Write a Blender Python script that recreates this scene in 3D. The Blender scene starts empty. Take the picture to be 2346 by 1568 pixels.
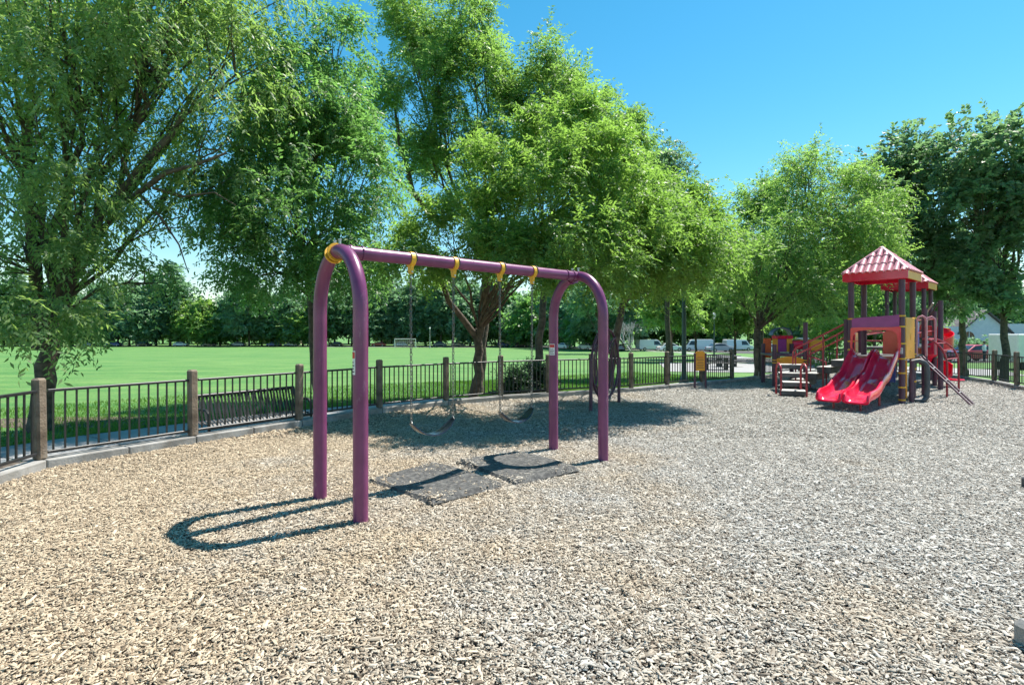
import bpy, bmesh, math, random
import numpy as np
from mathutils import Vector, Matrix

random.seed(7)
RNG = np.random.default_rng(11)
R = math.radians
scene = bpy.context.scene
COL = scene.collection

# ------------------------------------------------------------------ camera
FPX, UC, VH, EYE = 1230.0, 1173.0, 762.0, 1.6      # survey of the photograph at 2346 x 1568
cam_d = bpy.data.cameras.new('camera')
cam = bpy.data.objects.new('camera', cam_d)
COL.objects.link(cam)
cam_d.sensor_width = 36.0
cam_d.lens = 36.0 * FPX / 2346.0
cam_d.shift_y = -(784.0 - VH) / 2346.0
cam_d.clip_start, cam_d.clip_end = 0.05, 6000.0
cam.location = (0, 0, EYE)
cam.rotation_euler = (R(90), 0, 0)
scene.camera = cam

# ------------------------------------------------------------------ light
SUN_AZ, SUN_EL = 56.0, 62.0           # azimuth from +Y towards +X
world = bpy.data.worlds.new('World')
scene.world = world
world.use_nodes = True
wn = world.node_tree.nodes
wl = world.node_tree.links
bg = wn['Background']
sky = wn.new('ShaderNodeTexSky')
sky.sky_type = 'NISHITA'
sky.sun_disc = False
sky.sun_elevation = R(SUN_EL)
sky.sun_rotation = R(SUN_AZ)
sky.air_density = 1.1
sky.dust_density = 0.12
sky.ozone_density = 1.4
hsv = wn.new('ShaderNodeHueSaturation')
hsv.inputs['Hue'].default_value = 0.478
hsv.inputs['Saturation'].default_value = 1.40
wl.new(sky.outputs[0], hsv.inputs['Color'])
wl.new(hsv.outputs[0], bg.inputs['Color'])
bg.inputs['Strength'].default_value = 0.095
sun_d = bpy.data.lights.new('sun', 'SUN')
sun_d.energy = 5.0
sun_d.angle = R(0.5)
sun_d.color = (1.0, 0.95, 0.87)
sun = bpy.data.objects.new('sun', sun_d)
COL.objects.link(sun)
sv = Vector((math.sin(R(SUN_AZ)) * math.cos(R(SUN_EL)), math.cos(R(SUN_AZ)) * math.cos(R(SUN_EL)), math.sin(R(SUN_EL))))
sun.rotation_euler = sv.to_track_quat('Z', 'Y').to_euler()
scene.view_settings.view_transform = 'Standard'
scene.view_settings.look = 'None'
scene.view_settings.exposure = 0.95
scene.view_settings.gamma = 1.0
scene.render.engine = 'CYCLES'
scene.cycles.max_bounces = 8
scene.cycles.diffuse_bounces = 6
scene.cycles.glossy_bounces = 3
scene.cycles.use_adaptive_sampling = True
scene.cycles.adaptive_threshold = 0.02
scene.cycles.transparent_max_bounces = 8
scene.cycles.use_denoising = True

# ------------------------------------------------------------------ helpers
def zg(Y):
    """ground outside the playground: a lawn that falls gently away"""
    return -0.30 - 0.0165 * min(max(Y - 10.0, 0.0), 150.0)

def at(u, v, Y):
    return Vector(((u - UC) * Y / FPX, Y, EYE - (v - VH) * Y / FPX))

def xat(u, Y):
    return (u - UC) * Y / FPX

def tag(o, label=None, cat=None, group=None, kind=None):
    if label: o['label'] = label
    if cat: o['category'] = cat
    if group: o['group'] = group
    if kind: o['kind'] = kind
    return o

def thing(name, label, cat, loc=(0, 0, 0), rz=0.0, group=None):
    o = bpy.data.objects.new(name, None)
    o.empty_display_size = 0.2
    COL.objects.link(o)
    o.location = loc
    o.rotation_euler = (0, 0, rz)
    return tag(o, label, cat, group)

class MB:
    def __init__(s):
        s.v, s.f, s.m = [], [], []
        s.mi = 0
    def add(s, vs, fs):
        b = len(s.v)
        s.v.extend([tuple(p) for p in vs])
        s.f.extend([tuple(i + b for i in f) for f in fs])
        s.m.extend([s.mi] * len(fs))
        return s
    def box(s, c, size, rz=0.0, rx=0.0, ry=0.0, bev=0.0):
        c = Vector(c)
        hx, hy, hz = [q / 2 for q in size]
        M = Matrix.Rotation(rz, 3, 'Z') @ Matrix.Rotation(ry, 3, 'Y') @ Matrix.Rotation(rx, 3, 'X')
        if bev <= 0:
            vs = [c + M @ Vector((x, y, z)) for z in (-hz, hz) for (x, y) in ((-hx, -hy), (hx, -hy), (hx, hy), (-hx, hy))]
            fs = [(3, 2, 1, 0), (4, 5, 6, 7), (0, 1, 5, 4), (1, 2, 6, 5), (2, 3, 7, 6), (3, 0, 4, 7)]
            return s.add(vs, fs)
        b = min(bev, hx * .9, hy * .9, hz * .9)
        prof = [(hx - b, hy - b, -hz), (hx, hy, -hz + b), (hx, hy, hz - b), (hx - b, hy - b, hz)]
        vs, fs = [], []
        for (px, py, pz) in prof:
            q = b if px == hx else 0
            ring = [(px - q, -py), (px, -py + q), (px, py - q), (px - q, py), (-px + q, py), (-px, py - q), (-px, -py + q), (-px + q, -py)]
            vs += [c + M @ Vector((x, y, pz)) for (x, y) in ring]
        for k in range(3):
            for i in range(8):
                j = (i + 1) % 8
                fs.append((k * 8 + i, k * 8 + j, k * 8 + 8 + j, k * 8 + 8 + i))
        fs.append(tuple(range(7, -1, -1)))
        fs.append(tuple(range(24, 32)))
        return s.add(vs, fs)
    def tube(s, path, r, seg=10, closed=False, caps=True):
        P = [Vector(p) for p in path]
        n = len(P)
        rr = r if isinstance(r, (list, tuple)) else [r] * n
        T = []
        for i in range(n):
            a = P[(i - 1) % n] if (closed or i > 0) else P[i]
            b = P[(i + 1) % n] if (closed or i < n - 1) else P[i]
            t = (b - a)
            T.append(t.normalized() if t.length > 1e-9 else Vector((0, 0, 1)))
        ref = Vector((0, 0, 1)) if abs(T[0].z) < .9 else Vector((1, 0, 0))
        N = (ref - T[0] * ref.dot(T[0])).normalized()
        vs, fs = [], []
        for i in range(n):
            N = (N - T[i] * N.dot(T[i]))
            N = N.normalized() if N.length > 1e-6 else T[i].orthogonal().normalized()
            B = T[i].cross(N)
            for k in range(seg):
                a = 2 * math.pi * k / seg
                vs.append(P[i] + (N * math.cos(a) + B * math.sin(a)) * rr[i])
        for i in range(n if closed else n - 1):
            j = (i + 1) % n
            for k in range(seg):
                l = (k + 1) % seg
                fs.append((i * seg + k, i * seg + l, j * seg + l, j * seg + k))
        if caps and not closed:
            fs.append(tuple(range(seg - 1, -1, -1)))
            fs.append(tuple((n - 1) * seg + k for k in range(seg)))
        return s.add(vs, fs)
    def cyl(s, p0, p1, r, seg=12):
        return s.tube([p0, p1], r, seg)
    def lathe(s, prof, c=(0, 0, 0), seg=16):
        c = Vector(c)
        vs, fs = [], []
        for (r, z) in prof:
            for k in range(seg):
                a = 2 * math.pi * k / seg
                vs.append(c + Vector((r * math.cos(a), r * math.sin(a), z)))
        for i in range(len(prof) - 1):
            for k in range(seg):
                l = (k + 1) % seg
                fs.append((i * seg + k, i * seg + l, (i + 1) * seg + l, (i + 1) * seg + k))
        fs.append(tuple(range(seg - 1, -1, -1)))
        fs.append(tuple((len(prof) - 1) * seg + k for k in range(seg)))
        return s.add(vs, fs)
    def prism(s, pts, o, ex, ey, ez, h):
        """outline pts (a,b) in plane ex,ey at o, thickness h along ez"""
        o, ex, ey, ez = Vector(o), Vector(ex), Vector(ey), Vector(ez)
        n = len(pts)
        vs = [o + ex * a + ey * b for a, b in pts] + [o + ex * a + ey * b + ez * h for a, b in pts]
        fs = [tuple(range(n - 1, -1, -1)), tuple(range(n, 2 * n))]
        for i in range(n):
            j = (i + 1) % n
            fs.append((i, j, n + j, n + i))
        return s.add(vs, fs)
    def build(s, name, mat, parent=None, smooth=False, bevel=0.0, loc=None, fix=True):
        me = bpy.data.meshes.new(name)
        me.from_pydata(s.v, [], s.f)
        mats = mat if isinstance(mat, (list, tuple)) else [mat]
        for m in mats:
            me.materials.append(m)
        if len(mats) > 1:
            me.polygons.foreach_set('material_index', s.m)
        if fix:
            bm = bmesh.new(); bm.from_mesh(me)
            bmesh.ops.recalc_face_normals(bm, faces=bm.faces)
            bm.to_mesh(me); bm.free()
        if smooth:
            me.polygons.foreach_set('use_smooth', [True] * len(me.polygons))
            try: me.set_sharp_from_angle(angle=R(42))
            except Exception: pass
        me.update()
        o = bpy.data.objects.new(name, me)
        COL.objects.link(o)
        if parent: o.parent = parent
        if loc is not None: o.location = loc
        if bevel > 0:
            md = o.modifiers.new('bevel', 'BEVEL'); md.width = bevel; md.segments = 2; md.limit_method = 'ANGLE'
        return o

def quads_mesh(name, V, F, mat, parent=None, attr=None, smooth=False):
    """V (n,3) and F (m,4) numpy -> object, fast; attr: float per vertex 'tint'"""
    me = bpy.data.meshes.new(name)
    n, m, k = len(V), len(F), F.shape[1]
    me.vertices.add(n); me.vertices.foreach_set('co', V.astype(np.float32).ravel())
    me.loops.add(m * k); me.loops.foreach_set('vertex_index', F.astype(np.int32).ravel())
    me.polygons.add(m); me.polygons.foreach_set('loop_start', np.arange(0, m * k, k, dtype=np.int32))
    if smooth: me.polygons.foreach_set('use_smooth', np.ones(m, dtype=bool))
    me.update(calc_edges=True)
    me.validate()
    if attr is not None:
        a = me.attributes.new('tint', 'FLOAT', 'POINT')
        a.data.foreach_set('value', attr.astype(np.float32))
    me.materials.append(mat)
    o = bpy.data.objects.new(name, me)
    COL.objects.link(o)
    if parent: o.parent = parent
    return o

def copy_tree(o, parent=None):
    c = o.copy(); COL.objects.link(c)
    if parent is not None: c.parent = parent
    for ch in o.children: copy_tree(ch, c)
    return c

def dup_part(o, parent, loc, rot=None, scale=None):
    c = o.copy(); COL.objects.link(c); c.parent = parent; c.location = loc
    if rot is not None: c.rotation_euler = rot
    if scale is not None: c.scale = scale
    return c

# ------------------------------------------------------------------ materials
def new_mat(name):
    m = bpy.data.materials.new(name); m.use_nodes = True
    nt = m.node_tree
    return m, nt.nodes, nt.links, nt.nodes['Principled BSDF']

def noise_mat(name, c1, c2, scale=5.0, rough=0.6, bump=0.0, bscale=60.0, detail=5.0, lo=0.3, hi=0.7, metal=0.0, coat=0.0, obj=True, rvar=0.0):
    m, n, l, b = new_mat(name)
    tc = n.new('ShaderNodeTexCoord')
    src = tc.outputs['Object'] if obj else n.new('ShaderNodeNewGeometry').outputs['Position']
    nz = n.new('ShaderNodeTexNoise'); nz.inputs['Scale'].default_value = scale; nz.inputs['Detail'].default_value = detail
    l.new(src, nz.inputs['Vector'])
    rp = n.new('ShaderNodeValToRGB')
    rp.color_ramp.elements[0].position = lo; rp.color_ramp.elements[1].position = hi
    rp.color_ramp.elements[0].color = (*c1, 1); rp.color_ramp.elements[1].color = (*c2, 1)
    l.new(nz.outputs[0], rp.inputs[0]); l.new(rp.outputs[0], b.inputs['Base Color'])
    b.inputs['Roughness'].default_value = rough
    b.inputs['Metallic'].default_value = metal
    if coat: b.inputs['Coat Weight'].default_value = coat; b.inputs['Coat Roughness'].default_value = .08
    if rvar:
        mr = n.new('ShaderNodeMapRange'); mr.inputs['To Min'].default_value = rough - rvar; mr.inputs['To Max'].default_value = rough + rvar
        l.new(nz.outputs[0], mr.inputs[0]); l.new(mr.outputs[0], b.inputs['Roughness'])
    if bump:
        n2 = n.new('ShaderNodeTexNoise'); n2.inputs['Scale'].default_value = bscale; n2.inputs['Detail'].default_value = 6
        l.new(src, n2.inputs['Vector'])
        bp = n.new('ShaderNodeBump'); bp.inputs['Strength'].default_value = bump; bp.inputs['Distance'].default_value = .02
        l.new(n2.outputs[0], bp.inputs['Height']); l.new(bp.outputs[0], b.inputs['Normal'])
    return m

def leaf_mat(name, dark, light, trans, tmix=0.42):
    m, n, l, b = new_mat(name)
    at_ = n.new('ShaderNodeAttribute'); at_.attribute_name = 'tint'
    rp = n.new('ShaderNodeValToRGB')
    rp.color_ramp.elements[0].color = (*dark, 1); rp.color_ramp.elements[1].color = (*light, 1)
    l.new(at_.outputs['Fac'], rp.inputs[0])
    l.new(rp.outputs[0], b.inputs['Base Color'])
    b.inputs['Roughness'].default_value = .46
    b.inputs['Specular IOR Level'].default_value = .4
    tr = n.new('ShaderNodeBsdfTranslucent')
    mx = n.new('ShaderNodeMix'); mx.data_type = 'RGBA'; mx.blend_type = 'MULTIPLY'; mx.inputs[0].default_value = 0.0
    rp2 = n.new('ShaderNodeValToRGB')
    rp2.color_ramp.elements[0].color = (trans[0] * .55, trans[1] * .6, trans[2] * .6, 1); rp2.color_ramp.elements[1].color = (*trans, 1)
    l.new(at_.outputs['Fac'], rp2.inputs[0]); l.new(rp2.outputs[0], tr.inputs['Color'])
    n.remove(mx)
    ms = n.new('ShaderNodeMixShader'); ms.inputs[0].default_value = tmix
    l.new(b.outputs[0], ms.inputs[1]); l.new(tr.outputs[0], ms.inputs[2])
    l.new(ms.outputs[0], n['Material Output'].inputs['Surface'])
    return m

def color_mat(name, rough=0.3, coat=0.5):
    """paint whose colour is the object's own colour"""
    m, n, l, b = new_mat(name)
    oi = n.new('ShaderNodeObjectInfo')
    l.new(oi.outputs['Color'], b.inputs['Base Color'])
    b.inputs['Roughness'].default_value = rough; b.inputs['Coat Weight'].default_value = coat
    return m

M = {}
M['plum'] = noise_mat('plum_paint', (.150, .026, .095), (.215, .044, .138), 5, .34, .06, 240, coat=.2, rvar=.08)
def add_wear(m, c, scale, lo, hi, amount):
    n, l = m.node_tree.nodes, m.node_tree.links
    b = n['Principled BSDF']
    src = b.inputs['Base Color'].links[0].from_socket
    tc = n.new('ShaderNodeTexCoord'); mp = n.new('ShaderNodeMapping'); mp.inputs['Scale'].default_value = (1, 1, .35)
    l.new(tc.outputs['Object'], mp.inputs[0])
    nz = n.new('ShaderNodeTexNoise'); nz.inputs['Scale'].default_value = scale; nz.inputs['Detail'].default_value = 9; nz.inputs['Roughness'].default_value = .72
    l.new(mp.outputs[0], nz.inputs['Vector'])
    mr = n.new('ShaderNodeMapRange'); mr.inputs['From Min'].default_value = lo; mr.inputs['From Max'].default_value = hi; mr.inputs['To Max'].default_value = amount
    l.new(nz.outputs[0], mr.inputs[0])
    mx = n.new('ShaderNodeMix'); mx.data_type = 'RGBA'
    l.new(mr.outputs[0], mx.inputs[0]); l.new(src, mx.inputs[6]); mx.inputs[7].default_value = (*c, 1)
    l.new(mx.outputs[2], b.inputs['Base Color'])
add_wear(M['plum'], (.42, .30, .33), 16, .60, .78, .55)
M['plum_dark'] = noise_mat('dark_plum_paint', (.070, .026, .052), (.115, .045, .080), 6, .42, .05, 200, rvar=.05)
M['yellow'] = noise_mat('yellow_paint', (.66, .33, .015), (.82, .44, .03), 9, .4, .04, 150)
M['ochre'] = noise_mat('ochre_plastic', (.80, .30, .018), (.88, .37, .03), 4, .5, .04, 90)
M['red'] = noise_mat('red_plastic', (.72, .012, .050), (.82, .024, .075), 4, .14, .02, 60, coat=.35, rvar=.05)
M['red_rail'] = noise_mat('red_paint', (.30, .025, .04), (.42, .04, .055), 8, .38, .04, 160)
M['magenta'] = noise_mat('purple_plastic_sky_sheen', (.26, .03, .20), (.34, .045, .25), 5, .3, .02, 80, coat=.2)  # reflected sky put into the hood header's colour; middle panel's own purple
M['roof'] = noise_mat('roof_plastic', (.52, .20, .24), (.68, .31, .35), 9, .4, .06, 60)
add_wear(M['red'], (.80, .30, .34), 5, .55, .85, .35)
add_wear(M['roof'], (.30, .10, .12), 7, .5, .8, .5)
add_wear(M['ochre'], (.50, .22, .05), 9, .58, .8, .4)
M['black'] = noise_mat('black_metal', (.012, .013, .014), (.028, .028, .03), 12, .42, .05, 180)
M['rubber'] = noise_mat('black_rubber', (.016, .018, .022), (.035, .038, .045), 10, .38, .08, 130)
M['mat'] = noise_mat('rubber_mat', (.045, .044, .043), (.17, .162, .148), 22, .8, .6, 120, lo=.4, hi=.75)
M['steel'] = noise_mat('galvanised_steel', (.42, .40, .36), (.60, .58, .54), 30, .38, .05, 200, metal=.7)
M['wood'] = noise_mat('weathered_timber', (.085, .060, .040), (.24, .185, .135), 5, .8, .5, 40)
M['chainsteel'] = noise_mat('dull_chain_steel', (.12, .115, .105), (.22, .21, .19), 30, .5, .05, 200, metal=.4)
M['seat'] = noise_mat('swing_rubber', (.008, .011, .018), (.016, .022, .036), 10, .24, .05, 130)
M['white'] = noise_mat('white_paint', (.70, .70, .68), (.82, .81, .79), 4, .45, .02, 80)
M['labelred'] = noise_mat('red_print', (.55, .03, .03), (.62, .04, .04), 4, .5)
M['darkprint'] = noise_mat('dark_print', (.04, .04, .045), (.06, .06, .06), 4, .6)
M['grey'] = noise_mat('grey_plastic', (.055, .055, .06), (.10, .10, .105), 8, .55, .06, 90)
M['tread'] = noise_mat('pale_tread', (.42, .40, .38), (.55, .53, .50), 9, .55, .1, 90)
M['navy'] = noise_mat('slate_blue_paint', (.05, .07, .14), (.08, .11, .20), 8, .35)
M['blue'] = noise_mat('blue_plastic', (.04, .09, .40), (.06, .13, .5), 8, .35)
M['orange'] = noise_mat('orange_plastic', (.72, .09, .015), (.8, .13, .02), 8, .4)
M['pole'] = noise_mat('dark_green_pole', (.018, .050, .048), (.03, .075, .07), 8, .4)
M['concrete'] = noise_mat('concrete', (.20, .19, .175), (.38, .37, .35), 4.0, .85, .25, 55)
M['slab'] = noise_mat('path_concrete', (.25, .25, .25), (.34, .335, .325), 1.6, .85, .2, 45, obj=False)
add_wear(M['concrete'], (.13, .115, .095), 3.5, .48, .72, .7)
add_wear(M['slab'], (.17, .16, .14), 2.0, .5, .75, .5)
add_wear(M['wood'], (.30, .27, .24), 9, .5, .75, .6)
M['bark'] = noise_mat('bark', (.045, .036, .028), (.16, .125, .09), 9, .9, .9, 22)
M['palebark'] = noise_mat('pale_bark', (.26, .25, .25), (.42, .41, .41), 9, .9, .5, 22)
M['asphalt'] = noise_mat('asphalt', (.04, .04, .042), (.07, .07, .07), .6, .9, .2, 30, obj=False)
M['glass'] = noise_mat('car_glass', (.02, .025, .03), (.05, .06, .07), 2, .08)
M['tyre'] = noise_mat('tyre', (.015, .015, .015), (.03, .03, .03), 5, .7)
M['carpaint'] = color_mat('car_paint')
M['stucco'] = noise_mat('pale_stucco', (.62, .66, .72), (.72, .75, .80), 2, .85, .2, 40)
M['stucco2'] = noise_mat('cream_stucco', (.55, .47, .36), (.66, .58, .46), 2, .85, .2, 40)
M['roofing'] = noise_mat('roof_shingle', (.09, .08, .08), (.16, .14, .13), 3, .85, .3, 40)
M['skin'] = noise_mat('skin', (.38, .22, .15), (.45, .27, .19), 6, .55)
M['shirt'] = noise_mat('white_cotton', (.72, .72, .73), (.82, .82, .82), 6, .85)
M['jeans'] = noise_mat('dark_denim', (.03, .04, .07), (.05, .06, .1), 9, .85)
M['hair'] = noise_mat('dark_hair', (.012, .01, .009), (.03, .022, .018), 20, .6)

M['leaf_near'] = leaf_mat('leaf_near', (.085, .155, .060), (.26, .36, .15), (.48, .74, .16), .5)
M['leaf_dark'] = leaf_mat('leaf_dark', (.055, .130, .050), (.16, .27, .095), (.32, .64, .14), .5)
M['leaf_mid'] = leaf_mat('leaf_mid', (.075, .150, .050), (.21, .32, .10), (.42, .70, .13), .52)
M['leaf_bright'] = leaf_mat('leaf_bright', (.080, .165, .045), (.23, .34, .09), (.42, .70, .11), .5)
M['leaf_blue'] = leaf_mat('leaf_blue', (.080, .145, .085), (.21, .29, .165), (.34, .58, .22), .48)
M['leaf_far'] = leaf_mat('leaf_far', (.070, .150, .105), (.19, .29, .165), (.34, .60, .28), .48)
M['leaf_shrub'] = leaf_mat('leaf_shrub', (.012, .035, .018), (.04, .085, .035), (.06, .16, .05), .3)

def chip_material():
    m, n, l, b = new_mat('wood_chip')
    a = n.new('ShaderNodeAttribute'); a.attribute_name = 'tint'
    g = n.new('ShaderNodeNewGeometry')
    rp = n.new('ShaderNodeValToRGB'); cr = rp.color_ramp
    cr.elements[0].position = 0.0; cr.elements[0].color = (.05, .036, .024, 1)
    cr.elements[1].position = 1.0; cr.elements[1].color = (.54, .51, .46, 1)
    e = cr.elements.new(.22); e.color = (.15, .122, .095, 1)
    e = cr.elements.new(.55); e.color = (.32, .288, .245, 1)
    l.new(a.outputs['Fac'], rp.inputs[0])
    nz = n.new('ShaderNodeTexNoise'); nz.inputs['Scale'].default_value = .55; nz.inputs['Detail'].default_value = 6; nz.inputs['Roughness'].default_value = .7
    l.new(g.outputs['Position'], nz.inputs['Vector'])
    r2 = n.new('ShaderNodeMapRange'); r2.inputs['From Min'].default_value = .35; r2.inputs['From Max'].default_value = .65
    sx = n.new('ShaderNodeSeparateXYZ'); l.new(g.outputs['Position'], sx.inputs[0])
    ma = n.new('ShaderNodeMath'); ma.operation = 'MULTIPLY_ADD'; ma.inputs[1].default_value = .06; l.new(sx.outputs[0], ma.inputs[0]); l.new(nz.outputs[0], ma.inputs[2])
    l.new(ma.outputs[0], r2.inputs[0])
    pale = n.new('ShaderNodeMix'); pale.data_type = 'RGBA'; pale.blend_type = 'MULTIPLY'
    pale.inputs[0].default_value = 1.0
    t2 = n.new('ShaderNodeMix'); t2.data_type = 'RGBA'
    l.new(r2.outputs[0], t2.inputs[0])
    t2.inputs[6].default_value = (1.08, .94, .74, 1); t2.inputs[7].default_value = (.98, 1.0, 1.01, 1)
    l.new(rp.outputs[0], pale.inputs[6]); l.new(t2.outputs[2], pale.inputs[7])
    l.new(pale.outputs[2], b.inputs['Base Color'])
    b.inputs['Roughness'].default_value = .75
    return m
M['chip'] = chip_material()

def chip_ground_material():
    m, n, l, b = new_mat('chip_bed')
    g = n.new('ShaderNodeNewGeometry')
    mp = n.new('ShaderNodeMapping'); mp.inputs['Scale'].default_value = (1, 1, 1)
    l.new(g.outputs['Position'], mp.inputs['Vector'])
    vo = n.new('ShaderNodeTexVoronoi'); vo.inputs['Scale'].default_value = 34; vo.inputs['Randomness'].default_value = 1
    l.new(mp.outputs[0], vo.inputs['Vector'])
    rp = n.new('ShaderNodeValToRGB'); cr = rp.color_ramp
    cr.elements[0].position = .05; cr.elements[0].color = (.020, .015, .010, 1)
    cr.elements[1].position = .95; cr.elements[1].color = (.16, .13, .10, 1)
    e = cr.elements.new(.4); e.color = (.05, .04, .03, 1)
    sp = n.new('ShaderNodeSeparateColor'); l.new(vo.outputs['Color'], sp.inputs[0])
    l.new(sp.outputs[0], rp.inputs[0]); l.new(rp.outputs[0], b.inputs['Base Color'])
    bp = n.new('ShaderNodeBump'); bp.inputs['Strength'].default_value = 1; bp.inputs['Distance'].default_value = .02
    l.new(sp.outputs[1], bp.inputs['Height']); l.new(bp.outputs[0], b.inputs['Normal'])
    b.inputs['Roughness'].default_value = .9
    return m
M['chipbed'] = chip_ground_material()

def lawn_material():
    m, n, l, b = new_mat('lawn')
    g = n.new('ShaderNodeNewGeometry')
    a = n.new('ShaderNodeTexNoise'); a.inputs['Scale'].default_value = .35; a.inputs['Detail'].default_value = 8; a.inputs['Roughness'].default_value = .65
    mp = n.new('ShaderNodeMapping'); mp.inputs['Scale'].default_value = (.6, 1.6, 1)
    l.new(g.outputs['Position'], mp.inputs[0]); l.new(mp.outputs[0], a.inputs['Vector'])
    f = n.new('ShaderNodeTexNoise'); f.inputs['Scale'].default_value = 9; f.inputs['Detail'].default_value = 8; f.inputs['Roughness'].default_value = .8
    l.new(g.outputs['Position'], f.inputs['Vector'])
    rp = n.new('ShaderNodeValToRGB'); cr = rp.color_ramp
    cr.elements[0].position = .34; cr.elements[0].color = (.045, .165, .022, 1)
    cr.elements[1].position = .68; cr.elements[1].color = (.135, .255, .055, 1)
    l.new(a.outputs[0], rp.inputs[0])
    r2 = n.new('ShaderNodeMapRange'); r2.inputs['From Min'].default_value = .3; r2.inputs['From Max'].default_value = .7
    r2.inputs['To Min'].default_value = .45; r2.inputs['To Max'].default_value = 1.4
    l.new(f.outputs[0], r2.inputs[0])
    mx = n.new('ShaderNodeMix'); mx.data_type = 'RGBA'; mx.blend_type = 'MULTIPLY'; mx.inputs[0].default_value = 1
    l.new(rp.outputs[0], mx.inputs[6]); l.new(r2.outputs[0], mx.inputs[7])
    w = n.new('ShaderNodeTexNoise'); w.inputs['Scale'].default_value = 1.3; w.inputs['Detail'].default_value = 9; w.inputs['Roughness'].default_value = .75
    l.new(g.outputs['Position'], w.inputs['Vector'])
    wr = n.new('ShaderNodeMapRange'); wr.inputs['From Min'].default_value = .56; wr.inputs['From Max'].default_value = .78; wr.inputs['To Max'].default_value = .75
    l.new(w.outputs[0], wr.inputs[0])
    dry = n.new('ShaderNodeMix'); dry.data_type = 'RGBA'; l.new(wr.outputs[0], dry.inputs[0]); l.new(mx.outputs[2], dry.inputs[6]); dry.inputs[7].default_value = (.24, .25, .075, 1)
    l.new(dry.outputs[2], b.inputs['Base Color'])
    bp = n.new('ShaderNodeBump'); bp.inputs['Strength'].default_value = .7; bp.inputs['Distance'].default_value = .05
    l.new(f.outputs[0], bp.inputs['Height']); l.new(bp.outputs[0], b.inputs['Normal'])
    b.inputs['Roughness'].default_value = .85
    return m
M['lawn'] = lawn_material()
M['soil'] = noise_mat('bark_mulch', (.045, .032, .022), (.16, .12, .085), 8, .95, .8, 40, obj=False)
M['blade'] = leaf_mat('grass_blade', (.06, .16, .018), (.17, .32, .05), (.22, .42, .04), .35)

# ------------------------------------------------------------------ fence line (posts) and playground outline
POSTS = [(-5.52, 6.28), (-4.60, 7.74), (-3.63, 9.15), (-2.63, 10.65), (-1.45, 11.80), (-0.27, 12.70),
         (0.90, 13.30), (2.06, 13.86), (3.20, 14.42), (4.42, 15.30), (5.75, 16.26), (7.08, 17.28), (8.45, 18.50), (9.80, 19.75), (11.2, 20.9), (12.7, 21.9)]
LEFT_END = (-5.30, 4.45)
RIGHTP = [(14.2, 21.6), (14.95, 20.0), (15.35, 18.2), (15.0, 16.7), (14.3, 15.2), (13.75, 13.5), (13.3, 11.8)]
OUT_L = [(-5.2, 2.6), (-5.1, 0.0), (-5.0, -3.0)]
OUTLINE = [(-4.9, -8), (-5.0, -3), (-5.1, 0.0), (-5.2, 2.6), LEFT_END] + POSTS + RIGHTP + [(13.0, 9.5), (12.8, 6.0), (12.8, -8)]

# ground outside: one sheet to the horizon
def ground():
    ys = [-60, -8, 4, 8, 10, 12, 15, 20, 30, 45, 60, 80, 100, 130, 160, 200, 300, 600, 1500, 4000]
    xs = [-4000, -800, -300, -150, -80, -40, -20, -10, 0, 10, 20, 40, 80, 150, 300, 800, 4000]
    mb = MB()
    vs = [(x, y, zg(y)) for y in ys for x in xs]
    W = len(xs)
    fs = [(j * W + i, j * W + i + 1, (j + 1) * W + i + 1, (j + 1) * W + i) for j in range(len(ys) - 1) for i in range(W - 1)]
    mb.add(vs, fs)
    return tag(mb.build('lawn', M['lawn']), 'wide mown green lawn falling away behind the fence', 'lawn', kind='structure')
ground()

def offset_line(P, d):
    """offset an open polyline to its left by d"""
    out = []
    n = len(P)
    for i in range(n):
        a = Vector(P[max(i - 1, 0)]); b = Vector(P[min(i + 1, n - 1)])
        t = (b - a).normalized()
        out.append(Vector(P[i]) + Vector((-t.y, t.x)) * d)
    return out

def strip(L0, L1, lift, mat, name):
    mb = MB()
    vs = []
    for a, b in zip(L0, L1):
        vs += [(a[0], a[1], zg(a[1]) + lift), (b[0], b[1], zg(b[1]) + lift)]
    mb.add(vs, [(2 * i, 2 * i + 1, 2 * i + 3, 2 * i + 2) for i in range(len(L0) - 1)])
    return mb.build(name, mat)

FL = [(-5.2, 2.6), LEFT_END] + POSTS
tag(strip(offset_line(FL, .05), offset_line(FL, 2.4), .004, M['soil'], 'planting_strip'), 'dark bark strip between the kerb and the walk', 'ground', kind='structure')
# soil patch under the big tree
mb = MB()
pts = [(-8.9 + 2.4 * math.cos(a) * (1 + .18 * math.sin(3 * a)), 11.6 + 1.0 * math.sin(a) * (1 + .2 * math.cos(2 * a))) for a in [2 * math.pi * k / 28 for k in range(28)]]
mb.add([(x, y, zg(y) + .006) for x, y in pts], [tuple(range(28))])
tag(mb.build('bare_soil', M['soil']), 'bare brown soil with litter under the big near tree', 'ground', kind='structure')
# concrete walk of separate slabs
walk = thing('path', 'curved concrete walk outside the playground fence', 'path', (0, 0, 0))
walk['kind'] = 'structure'
W0, W1 = offset_line(FL, 2.4), offset_line(FL, 3.9)
def lerp(a, b, t): return a + (b - a) * t
for i in range(len(FL) - 1):
    for k in range(2):
        t0, t1 = k / 2 + .006, (k + 1) / 2 - .006
        q = [lerp(W0[i], W0[i + 1], t0), lerp(W0[i], W0[i + 1], t1), lerp(W1[i], W1[i + 1], t1), lerp(W1[i], W1[i + 1], t0)]
        mb = MB()
        mb.add([(p.x, p.y, zg(p.y) - .05) for p in q] + [(p.x, p.y, zg(p.y) + .022) for p in q],
               [(3, 2, 1, 0), (4, 5, 6, 7), (0, 1, 5, 4), (1, 2, 6, 5), (2, 3, 7, 6), (3, 0, 4, 7)])
        mb.build('slab', M['slab'], walk)

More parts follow.
